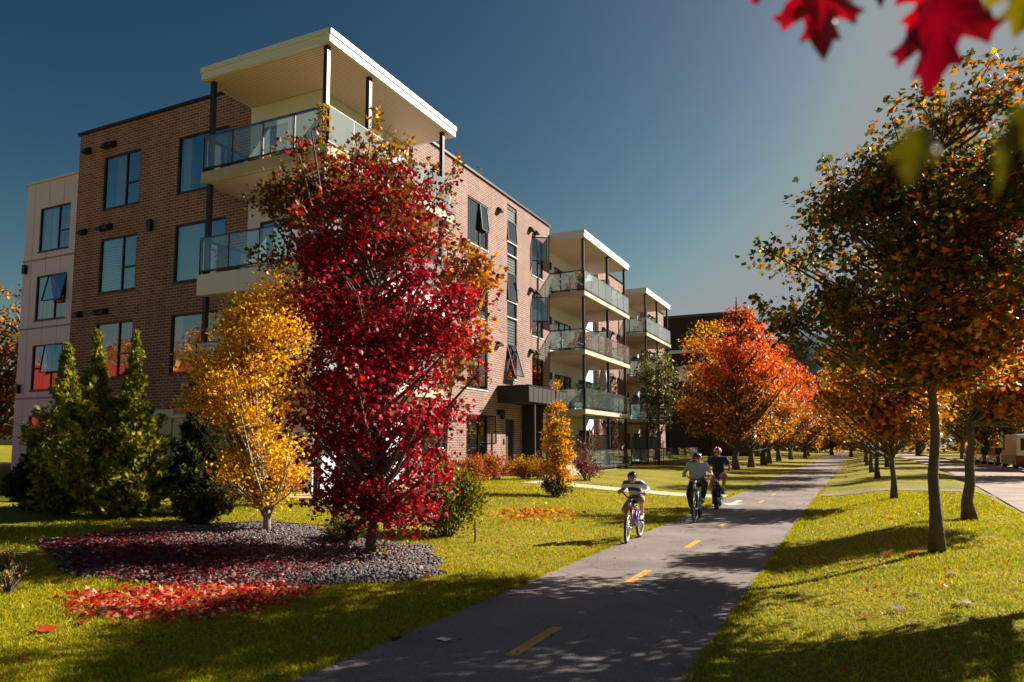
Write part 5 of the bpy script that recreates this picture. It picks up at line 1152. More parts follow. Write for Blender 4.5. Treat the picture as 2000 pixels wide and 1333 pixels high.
table((-13.8, 34.55, f3), "small white flower stand on the middle balcony", WHITE_PAINT, .42, .62); pot_plant((-13.8, 34.55, f3 + .622), .3, .1, "pot of red flowers on the white stand", [((.5, .03, .03), 3), ((.08, .12, .03), 1)], WHITE_PAINT, 90, .05, seed=4)
table((-12.75, 35.5, f3), "wooden side table on the middle balcony with orange flowers", WOOD, .5, .7); pot_plant((-12.75, 35.5, f3 + .702), .4, .13, "pot of orange flowers on the wooden side table", [((.6, .2, .03), 3), ((.10, .12, .03), 1)], TERRACOTTA, 120, .06, seed=5)
um = thing('patio_umbrella', (-12.9, 39.0, f2), "closed grey patio umbrella standing on the lower balcony", 'umbrella')
q = MB(); q.tube([(-12.9, 39.0, f2), (-12.9, 39.0, f2 + 2.75)], .022, 8); q.build("pole", WOOD, um)
q = MB(); nseg = 20; vs = []
prof = [(.02, 2.72), (.10, 2.6), (.17, 2.2), (.21, 1.75), (.24, 1.4), (.12, 1.28)]
for r, z in prof:
    for j in range(nseg): a = 2 * math.pi * j / nseg; rr = r * (1 + .28 * math.cos(a * 5 + z)); vs.append((-12.9 + rr * math.cos(a), 39.0 + rr * math.sin(a), f2 + z))
q.add(vs, [(i * nseg + j, i * nseg + (j + 1) % nseg, (i + 1) * nseg + (j + 1) % nseg, (i + 1) * nseg + j) for i in range(len(prof) - 1) for j in range(nseg)], 0, True); q.build("canopy", GREY_FABRIC, um)
q = MB(); q.lathe([(.25, 0), (.25, .05), (.05, .09)], (-12.9, 39.0, f2), 16); q.build("base", BLACK_METAL, um)
for i, (y, h) in enumerate([(36.4, 1.1), (37.3, 1.3), (38.2, 1.0)]):
    pot_plant((-12.65, y, f2), h, .2, ["bushy green potted plant on the lower balcony, left of the umbrella", "tallest green potted plant on the lower balcony behind the glass", "green potted plant touching the umbrella pole"][i], [((.03, .06, .02), 3), ((.06, .09, .02), 1)], BLACK_METAL, 260, .11, seed=8 + i, group='potted plants on the lower balcony')
chair((-13.4, 34.9, f2), R(90), "dark chair at the shady end of the lower balcony", mat("black_fabric", (.02, .02, .022), .9)); table((-13.2, 35.9, f2), "low dark table with an orange tray on the lower balcony", WOOD, .7, .5)
for i, y in enumerate((38.6, 39.1, 40.6)):
    pot_plant((-12.55, y, .36), .75, .17, ["red and white flowering plant behind the patio glass, left of the pair", "red and white flowering plant behind the patio glass, right of the pair", "small red flowering plant at the far end of the patio"][i], [((.45, .02, .04), 3), ((.75, .7, .7), 1.2), ((.05, .08, .03), 1)], TERRACOTTA, 190, .09, seed=20 + i, group='flower pots on the ground-floor patio')
pot_plant((-13.2, 49.6, f4), .8, .2, "green plant on the top balcony of the far bay", [((.05, .08, .02), 1)], BLACK_METAL, 160, .09, seed=30); chair((-14.2, 50.3, f4), R(70), "brown chair on the far bay's top balcony", TAN_FABRIC)
# corner balcony: solar light strip of furniture seen through the glass
chair((-15.6, 15.2, FL[3] + .1), R(200), "dark lounge chair behind the glass of the top corner balcony", mat("slate_fabric", (.05, .06, .07), .9)); pot_plant((-14.9, 14.7, FL[3] + .1), .7, .16, "leafy potted plant at the corner balcony's glass", [((.08, .10, .03), 1), ((.2, .13, .04), .5)], TERRACOTTA, 130, .07, seed=31)
chair((-14.2, 50.2, f3), R(80), "tan chair on the far bay's middle balcony", TAN_FABRIC); chair((-14.0, 51.5, f3), R(100), "dark chair on the far bay's middle balcony", mat("black_fabric2", (.02, .02, .022), .9)); pot_plant((-13.3, 49.5, f3), .8, .18, "bushy plant at the near end of the far bay's middle balcony", [((.05, .08, .02), 2), ((.3, .2, .03), 1)], TERRACOTTA, 150, .1, seed=33)
pot_plant((-13.3, 50.9, f2), 1.0, .2, "tall green plant on the far bay's lower balcony", [((.05, .08, .02), 2)], BLACK_METAL, 180, .1, seed=34); chair((-14.1, 51.6, f2), R(90), "folding chair on the far bay's lower balcony", CURTAIN)
chair((-13.0, 17.4, FL[3] + .1), R(95), "slate chair on the sunny side of the top corner balcony", GREY_FABRIC); table((-13.1, 18.6, FL[3] + .1), "round wooden table on the sunny side of the top corner balcony", WOOD, .7, .7)
pot_plant((-16.3, 14.6, FL[2] + .1), .9, .18, "green plant at the left end of the middle corner balcony", [((.06, .09, .03), 2), ((.16, .14, .03), 1)], TERRACOTTA, 150, .08, seed=35); chair((-15.3, 15.1, FL[2] + .1), R(190), "tan chair behind the glass of the middle corner balcony", TAN_FABRIC)
# green utility cabinet with white code
cb = thing('utility_cabinet', (-18.3, 14.9, .6), "pale green utility cabinet with white code letters between the cedars", 'cabinet')
GREEN_P = mat("cabinet_green", (.40, .50, .34), .5, 0, .06, 3); q = MB(); q.box(-20.2, -17.0, 14.3, 15.6, .55, 2.5); q.build("body", GREEN_P, cb)
q = MB(); q.box(-20.3, -16.9, 14.22, 15.7, 2.503, 2.60); q.box(-20.0, -18.1, 14.6, 15.5, 2.602, 2.78); q.build("lid", mat("cabinet_lid", (.58, .62, .48), .5, 0, .06, 3), cb)
q = MB(); q.box(-17.76, -17.73, 14.285, 14.297, .6, 2.48); q.box(-18.99, -18.97, 14.285, 14.297, .6, 2.48); q.build("door_seam", mat("cabinet_seam", (.07, .10, .06), .6), cb)
cu = bpy.data.curves.new("code", 'FONT'); cu.body = "KW7F"; cu.size = .24; cu.align_x = 'RIGHT'; cu.extrude = .002
to = bpy.data.objects.new("code_tmp", cu); COL.objects.link(to); to.location = (-18.02, 14.29, 2.17); to.rotation_euler = (R(90), 0, 0)
bpy.context.view_layer.update(); me = bpy.data.meshes.new_from_object(to.evaluated_get(bpy.context.evaluated_depsgraph_get())); me.transform(to.matrix_world); me.materials.append(WHITE_PAINT); bpy.data.objects.remove(to)
link("code_letters", me, cb)
# stake beside the shrub, two boulders in the bed, concrete edge
q = MB(); q.tube([(-6.03, 11.07, 0), (-6.02, 11.06, .42)], .018, 6); tag(q.build("garden_stake", BARK), "short wooden stake at the right edge of the yellow-green shrub", "stake")
for i in range(2):
    q = MB(); x = -12.0 + (i * .5 - .25); q.tube([(x, 48.0 + i * .2, .3), (x, 48.0 + i * .2, 2.0)], .03, 6); tag(q.build("tree_stake", BARK), "thin wooden support stake beside the dark green young tree", "stake", "stakes supporting the young tree")
# dark far building
fb = thing('far_building', (-22, 92, 0), "dark brown flat-roofed building rising behind the maples", 'building'); DB = mat("dark_brick", (.035, .024, .022), .85, 0, .2, 2)
q = MB(); q.box(-40, -10.5, 86, 104, 0, 17.0); q.build("wall", DB, fb); q = MB(); q.box(-40.2, -10.3, 85.8, 104.2, 17.003, 17.35); q.build("roof", ROOFING, fb)
q = MB(); q.box(-40, -10.5, 85.93, 85.998, 12.7, 13.1); q.build("ledge", WHITE_PANEL, fb)
for x in (-19, -16.4, -13.6):
    q = MB(); q.box(x, x + 1.4, 85.95, 85.997, 9.2, 11.2); w = q.build("window", BLACK_METAL, fb); WORLD[w] = Matrix(); q = MB(); q.box(x + .08, x + 1.32, 85.93, 85.948, 9.28, 11.12); q.build("pane", GLASS, w)
q = MB(); q.box(-17.5, -15.0, 90, 92, 17.353, 17.9); q.build("roof_unit", SPANDREL, fb)
# white house and parked vehicles across the road
hs = thing('white_house', (17, 82, 0), "white sided house across the road behind the parked vehicles", 'house'); q = MB(); q.box(13.4, 22, 76, 88, 0, 5.2); q.build("wall", WHITE_PANEL, hs)
q = MB(); q.add([(13.0, 75.6, 5.2), (22.4, 75.6, 5.2), (22.4, 88.4, 5.2), (13.0, 88.4, 5.2), (13.0, 82, 8.4), (22.4, 82, 8.4)], [(0, 1, 5, 4), (2, 3, 4, 5), (0, 4, 3), (1, 2, 5), (0, 3, 2, 1)]); q.build("roof", ROOFING, hs)
for y in (77.5, 80.8, 84.3):
    q = MB(); q.box(13.33, 13.397, y, y + 1.3, 1.2, 2.8); w = q.build("window", BLACK_METAL, hs); WORLD[w] = Matrix(); q = MB(); q.box(13.31, 13.328, y + .08, y + 1.22, 1.28, 2.72); q.build("pane", GLASS, w)
q = MB(); q.box(15.5, 17, 75.93, 75.997, 1.2, 2.8); w = q.build("window", BLACK_METAL, hs); WORLD[w] = Matrix(); q = MB(); q.box(15.58, 16.92, 75.91, 75.928, 1.28, 2.72); q.build("pane", GLASS, w)
def car(loc, rz, label, paint, L_=4.5, W_=1.8, H_=1.5, group='vehicles parked across the road', van=False, cat='car', name='parked_car'):
    t = thing(name, (0, 0, 0), label, cat, group); h = W_ / 2
    side = [(-L_ / 2, .35), (-L_ / 2 + .05, .85), (-L_ / 2 + .55, .95), (-L_ / 2 + 1.1, H_ - .03), (L_ / 2 - 1.5, H_), (L_ / 2 - .75, .95), (L_ / 2 - .08, .82), (L_ / 2, .38)] if not van else [(-L_ / 2, .4), (-L_ / 2, H_ - .1), (-L_ / 2 + .15, H_), (L_ / 2 - 1.5, H_), (L_ / 2 - .85, 1.25), (L_ / 2 - .1, 1.05), (L_ / 2, .42)]
    k = len(side); vs = []
    for x, ins in ((-h, 0), (h, 0)):
        for y, z in side: vs.append(((x * (1 - .10 * max(0, z - .95) / max(H_ - .95, .1))), y, z))
    q = MB(); q.add(vs, [tuple(range(k - 1, -1, -1)), tuple(range(k, 2 * k))] + [(i, (i + 1) % k, k + (i + 1) % k, k + i) for i in range(k)]); b = q.build("body", paint, t); WORLD[b] = Matrix()
    bm = b.modifiers.new("bevel", 'BEVEL'); bm.width = .07; bm.segments = 3
    if van:
        q = MB(); q.box(-h - .008, h + .008, -L_ / 2 - .008, L_ / 2 - .6, .42, 1.0); q.build('lower_panel', mat('dark_red_panel', (.12, .012, .014), .35), t)
    gl = MB()
    for s in (-1, 1):
        zt = H_ - .1; x = lambda z: s * (h * (1 - .10 * max(0, z - .95) / max(H_ - .95, .1)) + .006)
        if van: gl.quad((x(1.3), L_ / 2 - 1.75, 1.3), (x(1.3), L_ / 2 - 1.0, 1.3), (x(zt), L_ / 2 - 1.45, zt), (x(zt), L_ / 2 - 1.75, zt))
        else: gl.quad((x(1.0), -L_ / 2 + .85, 1.0), (x(1.0), L_ / 2 - .95, 1.0), (x(zt), L_ / 2 - 1.5, zt), (x(zt), -L_ / 2 + 1.2, zt))
    if van: gl.quad((-h * .8, L_ / 2 - .90, 1.3), (h * .8, L_ / 2 - .90, 1.3), (h * .75, L_ / 2 - 1.45, zt), (-h * .75, L_ / 2 - 1.45, zt)); gl.quad((-h * .75, -L_ / 2 - .012, 1.3), (h * .75, -L_ / 2 - .012, 1.3), (h * .7, -L_ / 2 - .012, zt - .15), (-h * .7, -L_ / 2 - .012, zt - .15))
    else: gl.quad((-h * .82, L_ / 2 - .86, 1.0), (h * .82, L_ / 2 - .86, 1.0), (h * .78, L_ / 2 - 1.42, zt), (-h * .78, L_ / 2 - 1.42, zt)); gl.quad((-h * .82, -L_ / 2 + .58, 1.03), (h * .82, -L_ / 2 + .58, 1.03), (h * .78, -L_ / 2 + 1.03, zt), (-h * .78, -L_ / 2 + 1.03, zt))
    gl.build("windows", mat("car_glass", (.03, .04, .05), .08), t)
    for y in (-L_ / 2 + .85, L_ / 2 - .85):
        for s in (-1, 1):
            w = MB(); w.tube([(s * (h - .20), y, .33), (s * (h + .01), y, .33)], .33, 18); wo = w.build("wheel", RUBBER, t); WORLD[wo] = Matrix()
            r = MB(); r.tube([(s * (h + .012), y, .33), (s * (h + .02), y, .33)], .2, 14); r.build("rim", ALU, wo)
    for s in (-1, 1):
        q = MB(); q.box(s * h * .55, s * h * .92, -L_ / 2 - .03, -L_ / 2 + .02, .72, .88); q.build("tail_light", mat("tail_red", (.35, .01, .01), .25), t)
        q = MB(); q.box(s * h * .5, s * h * .88, L_ / 2 - .06, L_ / 2 + .03, .62, .76); q.build("headlight", mat("lamp_glass", (.7, .7, .72), .15), t)
    q = MB(); q.box(-h * .98, h * .98, -L_ / 2 - .04, -L_ / 2 + .08, .3, .5); q.build("bumper", BLACK_METAL, t)
    t.location = loc; t.rotation_euler = (0, 0, rz); return t
car((9.75, 55, .06), 0, "white van with a dark red lower half parked across the road", mat("white_car_paint", (.72, .73, .76), .25, 0, .03, 3, coat=.6), 5.4, 2.0, 2.3, van=True, cat='van', name='parked_van')
car((9.7, 61.5, .06), 0, "dark red car parked across the road just beyond the white van", mat("red_car_paint", (.16, .012, .018), .25, .2, .05, 3, coat=.6))
car((9.7, 67.5, .06), 0, "black car parked across the road, second beyond the white van", mat("black_car_paint", (.014, .014, .018), .22, .2, .05, 3, coat=.6)); car((9.7, 74, .06), 0, "grey car parked farthest along the road", mat("grey_car_paint", (.10, .10, .11), .25, .3, .05, 3, coat=.6))
# distant wooded hill, the blue haze of distance painted into its colour
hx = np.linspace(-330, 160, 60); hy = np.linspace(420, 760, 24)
hill = sheet("hills", hx, hy, lambda X, Y: np.maximum(-2, (84 * np.exp(-((X + 25) / 120) ** 2) + 40 * np.exp(-((X + 230) / 90) ** 2) + 10 * np.sin(X / 21) * np.cos(Y / 33)) * sst((Y - 420) / 160)), mat("haze_tinted_forest", (.018, .058, .078), .95, 0, .35, .05))
# behind the camera, what the windows mirror: a long red-roofed house and a belt of trees
bh = thing('red_house', (-62, -10, 0), "wide red-sided house mirrored in the lower windows", 'house'); RS = mat("red_siding", (.40, .035, .028), .7, 0, .12, 3)
q = MB(); q.box(-64, -36, -16, -6, 0, 7.4); q.build("wall", RS, bh); q = MB(); q.box(-90, -64.01, -16.5, -6.2, 0, 9.2); q.build("wall", RS, bh)
q = MB(); q.box(-64, -35.7, -16.2, -5.7, 7.402, 7.7); q.box(-90.3, -64.01, -16.7, -5.9, 9.202, 9.5); q.build("roof", RS, bh)
for x in (-86, -80, -74, -68, -58, -52, -46, -40):
    yy = -6.19 if x < -64 else -5.99
    q = MB(); q.box(x, x + 1.6, yy - .002, yy + .03, 4.3, 6.0); q.build("window", BLACK_METAL, bh)
for k, (x, y, s) in enumerate([(-98, -22, 1.2), (-86, -23, 1.35), (-76, -22, 1.2), (-66, -24, 1.3), (-56, -23, 1.15), (-45, -22, 1.1)]):
    copy_tree(TE, (x, y, 0), k * 1.3, s, ["amber tree mirrored at the far left window of the white wing", "tall amber tree mirrored in the white wing's windows", "rounded amber tree mirrored behind the red house", "broad tree mirrored in the lower brick-side windows", "amber tree mirrored right of the red house", "amber tree mirrored at the corner balcony glass"][k], 'trees mirrored in the windows')

# ================================================================ gravel bed, grass, fallen leaves
BED0 = np.array([(-10.9, 6.6), (-10.9, 8.2), (-10.5, 9.6), (-9.9, 10.3), (-8.9, 10.4), (-8.2, 9.9), (-7.2, 10.1), (-6.3, 10.0), (-5.6, 9.3), (-5.05, 8.3), (-5.25, 7.55), (-5.9, 6.85), (-6.6, 6.2), (-7.3, 5.75), (-8.3, 5.55), (-9.6, 5.9)])
BED = np.vstack([[(BED0[i] * (1 - t) + BED0[(i + 1) % len(BED0)] * t) + np.random.default_rng(i * 7 + int(t * 10)).normal(0, .06, 2) for t in (0, .33, .66)] for i in range(len(BED0))])
def inside(P, poly):
    x, y = P[:, 0], P[:, 1]; r = np.zeros(len(P), bool); j = len(poly) - 1
    for i in range(len(poly)):
        xi, yi = poly[i]; xj, yj = poly[j]; c = ((yi > y) != (yj > y)) & (x < (xj - xi) * (y - yi) / (yj - yi + 1e-12) + xi); r ^= c; j = i
    return r
def edge_dist(P, poly):
    d = np.full(len(P), 1e9)
    for i in range(len(poly)):
        a = poly[i]; b = poly[(i + 1) % len(poly)]; ab = b - a; t = np.clip(((P - a) @ ab) / (ab @ ab), 0, 1); d = np.minimum(d, np.linalg.norm(P - a - t[:, None] * ab, axis=1))
    return d
def mound(P): return .05 * sst(edge_dist(P, BED) / .6)
ctr = BED.mean(0); ring = [BED + (ctr - BED) * s for s in (0, .04, .1, .2, .45, .75)]
V = []; 
for rg_ in ring: V += [(p[0], p[1], tz(*p) + .012 + float(mound(np.array([p]))[0]) * .8 * (1 if len(V) else 0)) for p in rg_]
nb_ = len(BED); F = [(i * nb_ + j, i * nb_ + (j + 1) % nb_, (i + 1) * nb_ + (j + 1) % nb_, (i + 1) * nb_ + j) for i in range(len(ring) - 1) for j in range(nb_)] + [tuple((len(ring) - 1) * nb_ + j for j in range(nb_))]
mb = MB(); mb.add(V, F, 0, True); structure(mb.build("gravel_bed", mat("gravel_base", (.045, .038, .042), .95, 0, .4, 30)))
rng = np.random.default_rng(5)
P = rng.uniform(BED.min(0), BED.max(0), (26000, 2)); P = P[inside(P, BED)]; n = len(P)
bm = bmesh.new(); bmesh.ops.create_icosphere(bm, subdivisions=1, radius=1); sv = np.array([v.co[:] for v in bm.verts]); sf = np.array([[v.index for v in f.verts] for f in bm.faces]); bm.free()
sv = np.array(sv); rot = rng.standard_normal((n, 3, 3)); rot = np.linalg.qr(rot)[0]
sc = rng.uniform(.014, .036, n)[:, None, None] * rng.uniform(.6, 1.3, (n, 1, 3)); jit = 1 + .16 * rng.standard_normal((n, len(sv), 1))
Vp = np.einsum('nij,nkj->nki', rot, sv[None] * sc * jit); Vp[:, :, 2] *= .75
Vp += np.column_stack([P, terr(P[:, 0], P[:, 1]) + .012 + mound(P) * .8 + .008])[:, None]
Cp = pick_colors(rng, n, [((.085, .072, .078), 3), ((.05, .042, .048), 3), ((.14, .12, .12), 1.6), ((.10, .055, .06), 1), ((.22, .20, .19), .35)], .2)
def vcol_mat(name, rough=.8):
    m, nn, l, b = new_mat(name); at = nn.new("ShaderNodeAttribute"); at.attribute_name = "Col"; l.new(at.outputs[0], b.inputs['Base Color']); b.inputs['Roughness'].default_value = rough; return m
g_ = raw_mesh("gravel", Vp.reshape(-1, 3), (sf[None] + (np.arange(n) * len(sv))[:, None, None]).reshape(-1, 3), vcol_mat("pebble", .7), np.repeat(Cp, len(sv), 0)); tag(g_, "dark purplish gravel spread round the crimson and golden maples", "gravel", kind='stuff')
# grass blades: dense near the camera, thinner farther off
def blades(x0, x1, y0, y1, n, seed):
    r = np.random.default_rng(seed); y = y0 * (y1 / y0) ** r.random(n); x = r.uniform(x0, x1, n); return np.column_stack([x, y])
G = np.vstack([blades(-1.22, 3.4, 2.6, 26, 150000, 1), blades(-9.5, -3.8, 2.6, 9, 120000, 2), blades(-13, -3.8, 6, 26, 110000, 3), np.column_stack([np.random.default_rng(4).normal(-3.87, .035, 9000), np.random.default_rng(5).uniform(3, 30, 9000)]), np.column_stack([np.random.default_rng(6).normal(-1.18, .035, 9000), np.random.default_rng(7).uniform(3, 30, 9000)])])
u_ = (G[:, 0] * math.cos(R(25.6)) + G[:, 1] * math.sin(R(25.6))) / np.maximum(-G[:, 0] * math.sin(R(25.6)) + G[:, 1] * math.cos(R(25.6)), .3)
G = G[(np.abs(u_) < .86) & ~(inside(G, BED) & (edge_dist(G, BED) > .05)) & ~((G[:, 0] > -11) & (G[:, 0] < -3.9) & (G[:, 1] > 24) & (G[:, 1] < 25.5)) & ~((G[:, 0] > -1.2) & (G[:, 1] > 26.4) & (G[:, 1] < 27.5))]
G = G[(G[:, 0] < -3.79) | (G[:, 0] > -1.26)]
n = len(G); rng = np.random.default_rng(9); dist = np.hypot(G[:, 0], G[:, 1])
lenb = rng.uniform(.022, .055, n) * (1 + dist / 60); wid = .0032 + .00055 * dist
T = np.column_stack([rng.normal(size=n) * .45, rng.normal(size=n) * .45, np.ones(n)]); N = rng.standard_normal((n, 3)) * [1, 1, .2]
bend = np.column_stack([rng.normal(size=n), rng.normal(size=n), -np.abs(rng.normal(size=n)) * .3]) * (lenb * .35)[:, None]
patch = (.5 + .5 * np.sin(G[:, 0] * 1.7 + np.sin(G[:, 1] * .9) * 2) * np.cos(G[:, 1] * .8 + G[:, 0] * .6) + .35 * np.sin(G[:, 0] * 6.1 + 1.3 * np.sin(G[:, 1] * 4.7)) * np.sin(G[:, 1] * 5.3 + np.cos(G[:, 0] * 3.9))).clip(0, 1.3); lenb = lenb * (1.25 - .5 * patch.clip(0, 1))
Cg = blend_pal([[((.27, .30, .008), 3), ((.15, .20, .008), 2.5), ((.37, .34, .010), 2)], [((.48, .39, .010), 3), ((.52, .40, .02), 2), ((.50, .35, .08), .9)]], np.column_stack([np.ones(n), .25 + .7 * patch]), rng, n, .2)
go = leaf_object("grass", np.column_stack([G, terr(G[:, 0], G[:, 1]) - .004]), T, N, lenb, Cg, 'blade', GRASS_BLADE, None, bend, wid); tag(go, "short green and yellow grass blades of the mown lawn", "grass", kind='stuff')
def litter(name, P, size, pal, seed, label, kind_='lobed', lift=.03, tilt=.5):
    r = np.random.default_rng(seed); n = len(P); z = terr(P[:, 0], P[:, 1]) + lift * r.random(n) + .012
    z = z + np.where(inside(P, BED), mound(P) + .02, 0)
    T = np.column_stack([r.normal(size=n), r.normal(size=n), r.normal(size=n) * tilt]); N = np.column_stack([r.normal(size=n) * tilt, r.normal(size=n) * tilt, np.ones(n)])
    o = leaf_object(name, np.column_stack([P, z]), T, N, size * r.uniform(.6, 1.25, n), pick_colors(r, n, pal), kind_, LEAF); return tag(o, label, "leaves", kind='stuff')
r = np.random.default_rng(77); PILE = np.array([(-7.5, 4.9), (-6.9, 4.6), (-6.2, 4.7), (-5.55, 5.75), (-5.75, 6.75), (-6.3, 6.5), (-6.75, 6.1), (-7.25, 5.6)])
P = r.uniform(PILE.min(0) - .25, PILE.max(0) + .25, (8000, 2)); e_ = np.where(inside(P, PILE), edge_dist(P, PILE), -edge_dist(P, PILE)); P = P[r.random(len(P)) < sst((e_ + .22) / .45)][:2700]
litter("red_leaf_litter", P, .055, [((.58, .03, .03), 4), ((.44, .015, .02), 3), ((.62, .22, .12), 2), ((.70, .42, .32), 1.8), ((.62, .26, .04), 1)], 1, "drift of fallen red maple leaves at the near edge of the gravel bed", lift=.06, tilt=.45)
P = r.uniform((-10.7, 5.6), (-6.2, 9.0), (11000, 2)); P = P[inside(P, BED) & (r.random(len(P)) < .85 * sst((8.9 - P[:, 1]) / 2.2) * sst((-5.9 - P[:, 0]) / 1.2))]
litter("bed_leaf_litter", P, .052, [((.15, .012, .022), 4), ((.24, .015, .025), 2.5), ((.10, .012, .02), 3), ((.40, .05, .05), .7)], 8, "dark crimson leaves fallen over the left part of the gravel bed", lift=.015, tilt=.25)
P = np.array([-6.85, 15.7]) + r.standard_normal((520, 2)) * np.array([.42, .75]); litter("orange_leaf_litter", P, .085, [((.50, .20, .03), 3), ((.42, .13, .02), 2), ((.58, .30, .06), 2)], 2, "patch of fallen orange leaves on the sunny lawn left of the boy", lift=.05, tilt=.6)
P = np.vstack([np.column_stack([r.uniform(-11, -3.9, 1300), r.uniform(3.2, 24, 1300)]), np.column_stack([r.uniform(-1.15, 3.2, 650), r.uniform(4, 24, 650)]), np.array([-6.6, 8.6]) + r.standard_normal((130, 2)) * .9]); litter("leaf_litter", P, .05, [((.50, .22, .03), 3), ((.40, .10, .03), 2), ((.45, .03, .03), 1.4), ((.42, .34, .22), 1.6)], 3, "small fallen leaves scattered over both lawns", lift=.02)
P = np.vstack([np.column_stack([r.normal(-3.72, .10, 90), r.uniform(5, 24, 90)]), np.column_stack([r.uniform(-3.8, -1.2, 90), r.uniform(4.5, 30, 90)])]); litter("path_leaf_litter", P, .045, [((.40, .2, .05), 2), ((.25, .12, .05), 2), ((.45, .38, .3), 1)], 4, "dry leaf scraps along the edge of the asphalt path", lift=.004, tilt=.15)
def fallen(x, y, size, col, label, seed, curl=.35, onpath=False, group=None):
    r = np.random.default_rng(seed); z = tz(x, y) + (.035 if not onpath else .012); a = r.random() * 6.28
    v, f = tmpl('lobed'); v = np.array(v) * size; v[:, 2] += curl * size * (np.hypot(v[:, 0], v[:, 1] - .5 * size) / (.6 * size)) ** 2 * .5
    c, s = math.cos(a), math.sin(a); V = np.column_stack([v[:, 0] * c - v[:, 1] * s + x, v[:, 0] * s + v[:, 1] * c + y, v[:, 2] + z + r.uniform(-.1, .25) * v[:, 0]])
    nv = len(V); V = np.vstack([V, V - [0, 0, .002]]); F = np.vstack([f, f[:, ::-1] + nv])
    o = raw_mesh("fallen_leaf", V, F, LEAF, np.tile(np.array(col), (len(V), 1))); return tag(o, label, "leaf", group)
RL, OL, WL = (.5, .04, .02), (.62, .25, .01), (.52, .47, .42)
for a in [(-6.59, 4.15, .17, (.5, .08, .02), "large orange-red leaf lying on the lawn at the lower left, left one of two", 1), (-6.5, 4.42, .12, RL, "red leaf on the lawn beside the larger orange-red one", 2), (-5.56, 4.24, .09, (.3, .01, .02), "dark red leaf lying in the shaded grass at lower left", 3), (-5.66, 4.55, .07, (.45, .22, .02), "small ochre leaf in the grass above the dark red leaf", 4),
          (.6, 11.4, .24, OL, "big golden leaf lying near the nearest maple's foot", 5), (.34, 11.6, .17, (.45, .05, .02), "curled red-brown leaf next to the big golden leaf", 6), (.31, 14.7, .14, RL, "red leaf on the verge lawn beyond the nearest maple, close to the path", 7), (.63, 16.4, .12, (.5, .06, .03), "red leaf on the verge lawn halfway to the slim maple", 8), (0.0, 7.6, .10, (.5, .06, .02), "orange-red leaf at the edge of the tree shadow on the verge", 9),
          (.85, 7.9, .17, WL, "large pale curled leaf standing up on the right-hand lawn", 10), (-.28, 10.2, .15, WL, "pale leaf on the grass close to the path edge, left of the nearest maple", 11), (.36, 7.8, .13, WL, "pale leaf in the grass left of the large curled one", 12), (.9, 9.6, .13, WL, "pale leaf in front of the nearest maple's trunk", 13), (.02, 16.3, .14, WL, "pale leaf on the sunny verge near the path's shaded stretch", 14), (.45, 8.6, .11, WL, "small pale leaf between the shadow bands on the verge", 15), (1.2, 6.1, .1, WL, "small pale leaf at the bottom of the right-hand lawn", 16)]: fallen(*a)
fallen(-3.75, 5.5, .11, (.10, .05, .03), "brown leaf lying on the asphalt by the left path edge", 20, onpath=True)
q = MB(); q.add([(-3.46, 5.62, .012), (-3.33, 5.58, .016), (-3.31, 5.66, .02), (-3.44, 5.69, .013)], [(0, 1, 2, 3)]); tag(q.build("paper_scrap", WHITE_PAINT), "scrap of white paper lying on the asphalt path", "paper")
# weeds with yellow heads at the left edge
for i, (x, y) in enumerate([(-9.0, 5.12), (-8.5, 4.92), (-8.15, 4.64)]):
    shrub('weed', (x, y, tz(x, y)), .13, .26, ["yellow-flowered weed farthest back at the left edge of the lawn", "yellow-flowered weed between two others at the left edge", "yellow-flowered weed closest to the camera at the left edge"][i], 'weed', [((.50, .28, .02), 2), ((.10, .10, .02), 3)], 90 + i, 90, .035, group='weeds at the left edge of the lawn')

# ================================================================ twigs hanging close to the lens
HALF = [(0, .02), (.10, .09), (.26, -.01), (.42, .05), (.36, .15), (.30, .22), (.46, .29), (.52, .40), (.68, .45), (.55, .53), (.52, .64), (.40, .58), (.25, .55), (.22, .66), (.31, .80), (.18, .82), (.12, .93), (0, 1.10)]
def hang(t, base, tip, width, col, seed, face=(0, -1, 0), roll=0.0):
    b = Vector(base); a = Vector(tip) - b; ln = a.length; T = a.normalized(); N = Vector(face); N = (N - T * N.dot(T)).normalized(); N = Matrix.Rotation(roll, 3, T) @ N; B = T.cross(N)
    out = HALF + [(-x, y) for x, y in HALF[-2:0:-1]]; k = len(out); pts = [(x, y, -.25 * abs(x) - .12 * (y - .45) ** 2 + .03 * math.sin(9 * x + seed)) for x, y in out] + [(x * .5, .4 + (y - .4) * .5, -.10 * abs(x) + .02) for x, y in out] + [(0, .4, 0)]
    f = [(i, (i + 1) % k, k + (i + 1) % k) for i in range(k)] + [(i, k + (i + 1) % k, k + i) for i in range(k)] + [(k + i, k + (i + 1) % k, 2 * k) for i in range(k)]
    V = [b + B * (x * width / 1.36) + T * (y * ln / 1.10) + N * (z * ln * .9) for x, y, z in pts]
    r = np.random.default_rng(seed); C = np.tile(np.array(col), (len(V), 1)) * r.uniform(.6, 1.5, (len(V), 1)); C[-1] *= 1.6
    raw_mesh("leaf", np.array([p[:] for p in V]), np.array(f), LEAF, C, t); return b
tw = thing('maple_twig', (.05, .88, 2.31), "blurred crimson maple twig hanging at the top right, close to the lens", 'twig', None)
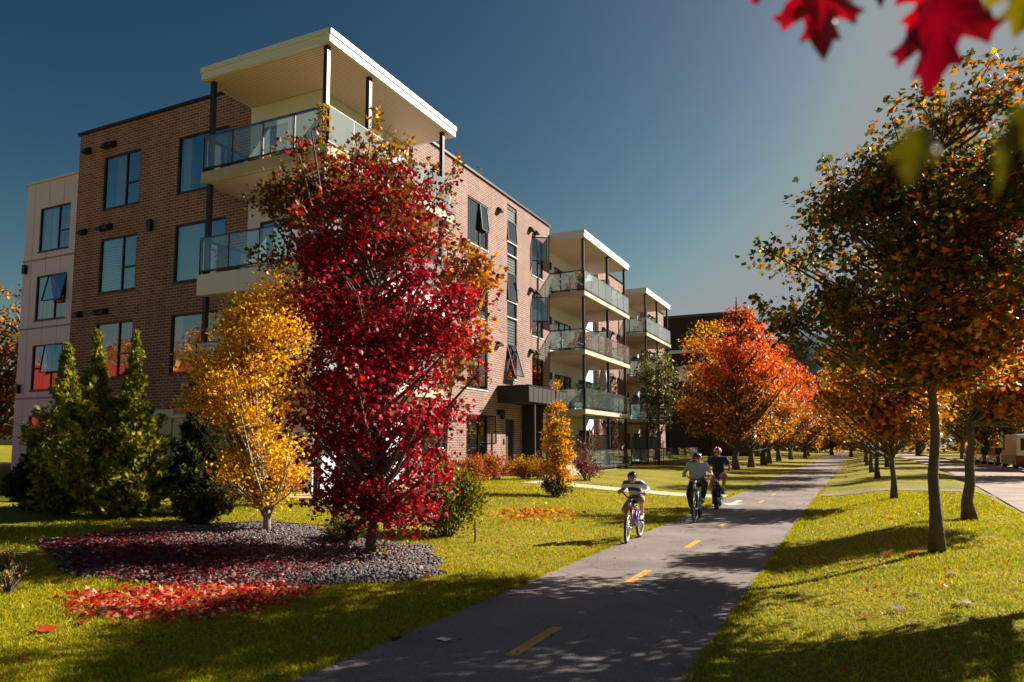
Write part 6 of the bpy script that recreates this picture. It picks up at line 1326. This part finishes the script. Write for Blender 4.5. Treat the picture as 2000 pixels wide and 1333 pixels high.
q = MB(); q.tube([(-.121, .798, 2.325), (.038, .876, 2.318), (.144, .927, 2.32), (.324, .988, 2.345), (.7, 1.1, 2.5)], [.0015, .002, .0025, .003, .004], 6)
for a, b in (((-.016, .831, 2.273), (-.02, .85, 2.32)), ((.102, .89, 2.256), (.10, .905, 2.318)), ((.142, .969, 2.328), (.15, .93, 2.32)), ((-.079, .80, 2.288), (-.08, .82, 2.323)), ((.046, .902, 2.315), (.05, .88, 2.318))): q.tube([a, b], .0012, 5)
q.build("stem", BARK, tw)
hang(tw, (-.016, .831, 2.285), (-.014, .821, 2.169), .102, (.22, .006, .012), 1, (.3, -1, .1)); hang(tw, (.112, .88, 2.262), (.082, .849, 2.119), .120, (.11, .004, .008), 2, (-.2, -1, .25), .2)
hang(tw, (.142, .969, 2.335), (.073, .923, 2.222), .11, (.30, .008, .014), 3, (.7, -1, .0), .5); hang(tw, (.142, .969, 2.32), (.160, .955, 2.243), .07, (.34, .01, .016), 4, (.5, -1, .3)); hang(tw, (-.079, .80, 2.292), (-.081, .793, 2.236), .06, (.45, .012, .02), 5); hang(tw, (.046, .902, 2.322), (.048, .897, 2.258), .055, (.2, .008, .02), 6, (.4, -1, 0))
tw = thing('maple_twig', (.2, .7, 2.1), "blurred olive-green twig with drooping leaves at the right, close to the lens", 'twig', None)
q = MB(); q.tube([(.7, .9, 2.35), (.30, .74, 2.24), (.189, .69, 2.12), (.102, .545, 1.985), (.047, .514, 1.963)], [.003, .0025, .002, .0012, .0008], 6); q.tube([(.30, .74, 2.24), (.189, .845, 2.234)], .0012, 5); q.build("stem", BARK, tw)
hang(tw, (.189, .845, 2.24), (.157, .815, 2.149), .085, (.14, .115, .006), 7, (.2, -1, .2)); hang(tw, (.047, .514, 1.957), (.036, .503, 1.912), .036, (.06, .055, .006), 8, (.5, -1, 0), .4); hang(tw, (.102, .54, 1.972), (.084, .526, 1.905), .034, (.06, .055, .006), 9, (-.3, -1, 0), .6); hang(tw, (.128, .562, 1.982), (.122, .55, 1.93), .04, (.07, .06, .006), 10, (.4, -1, 0))
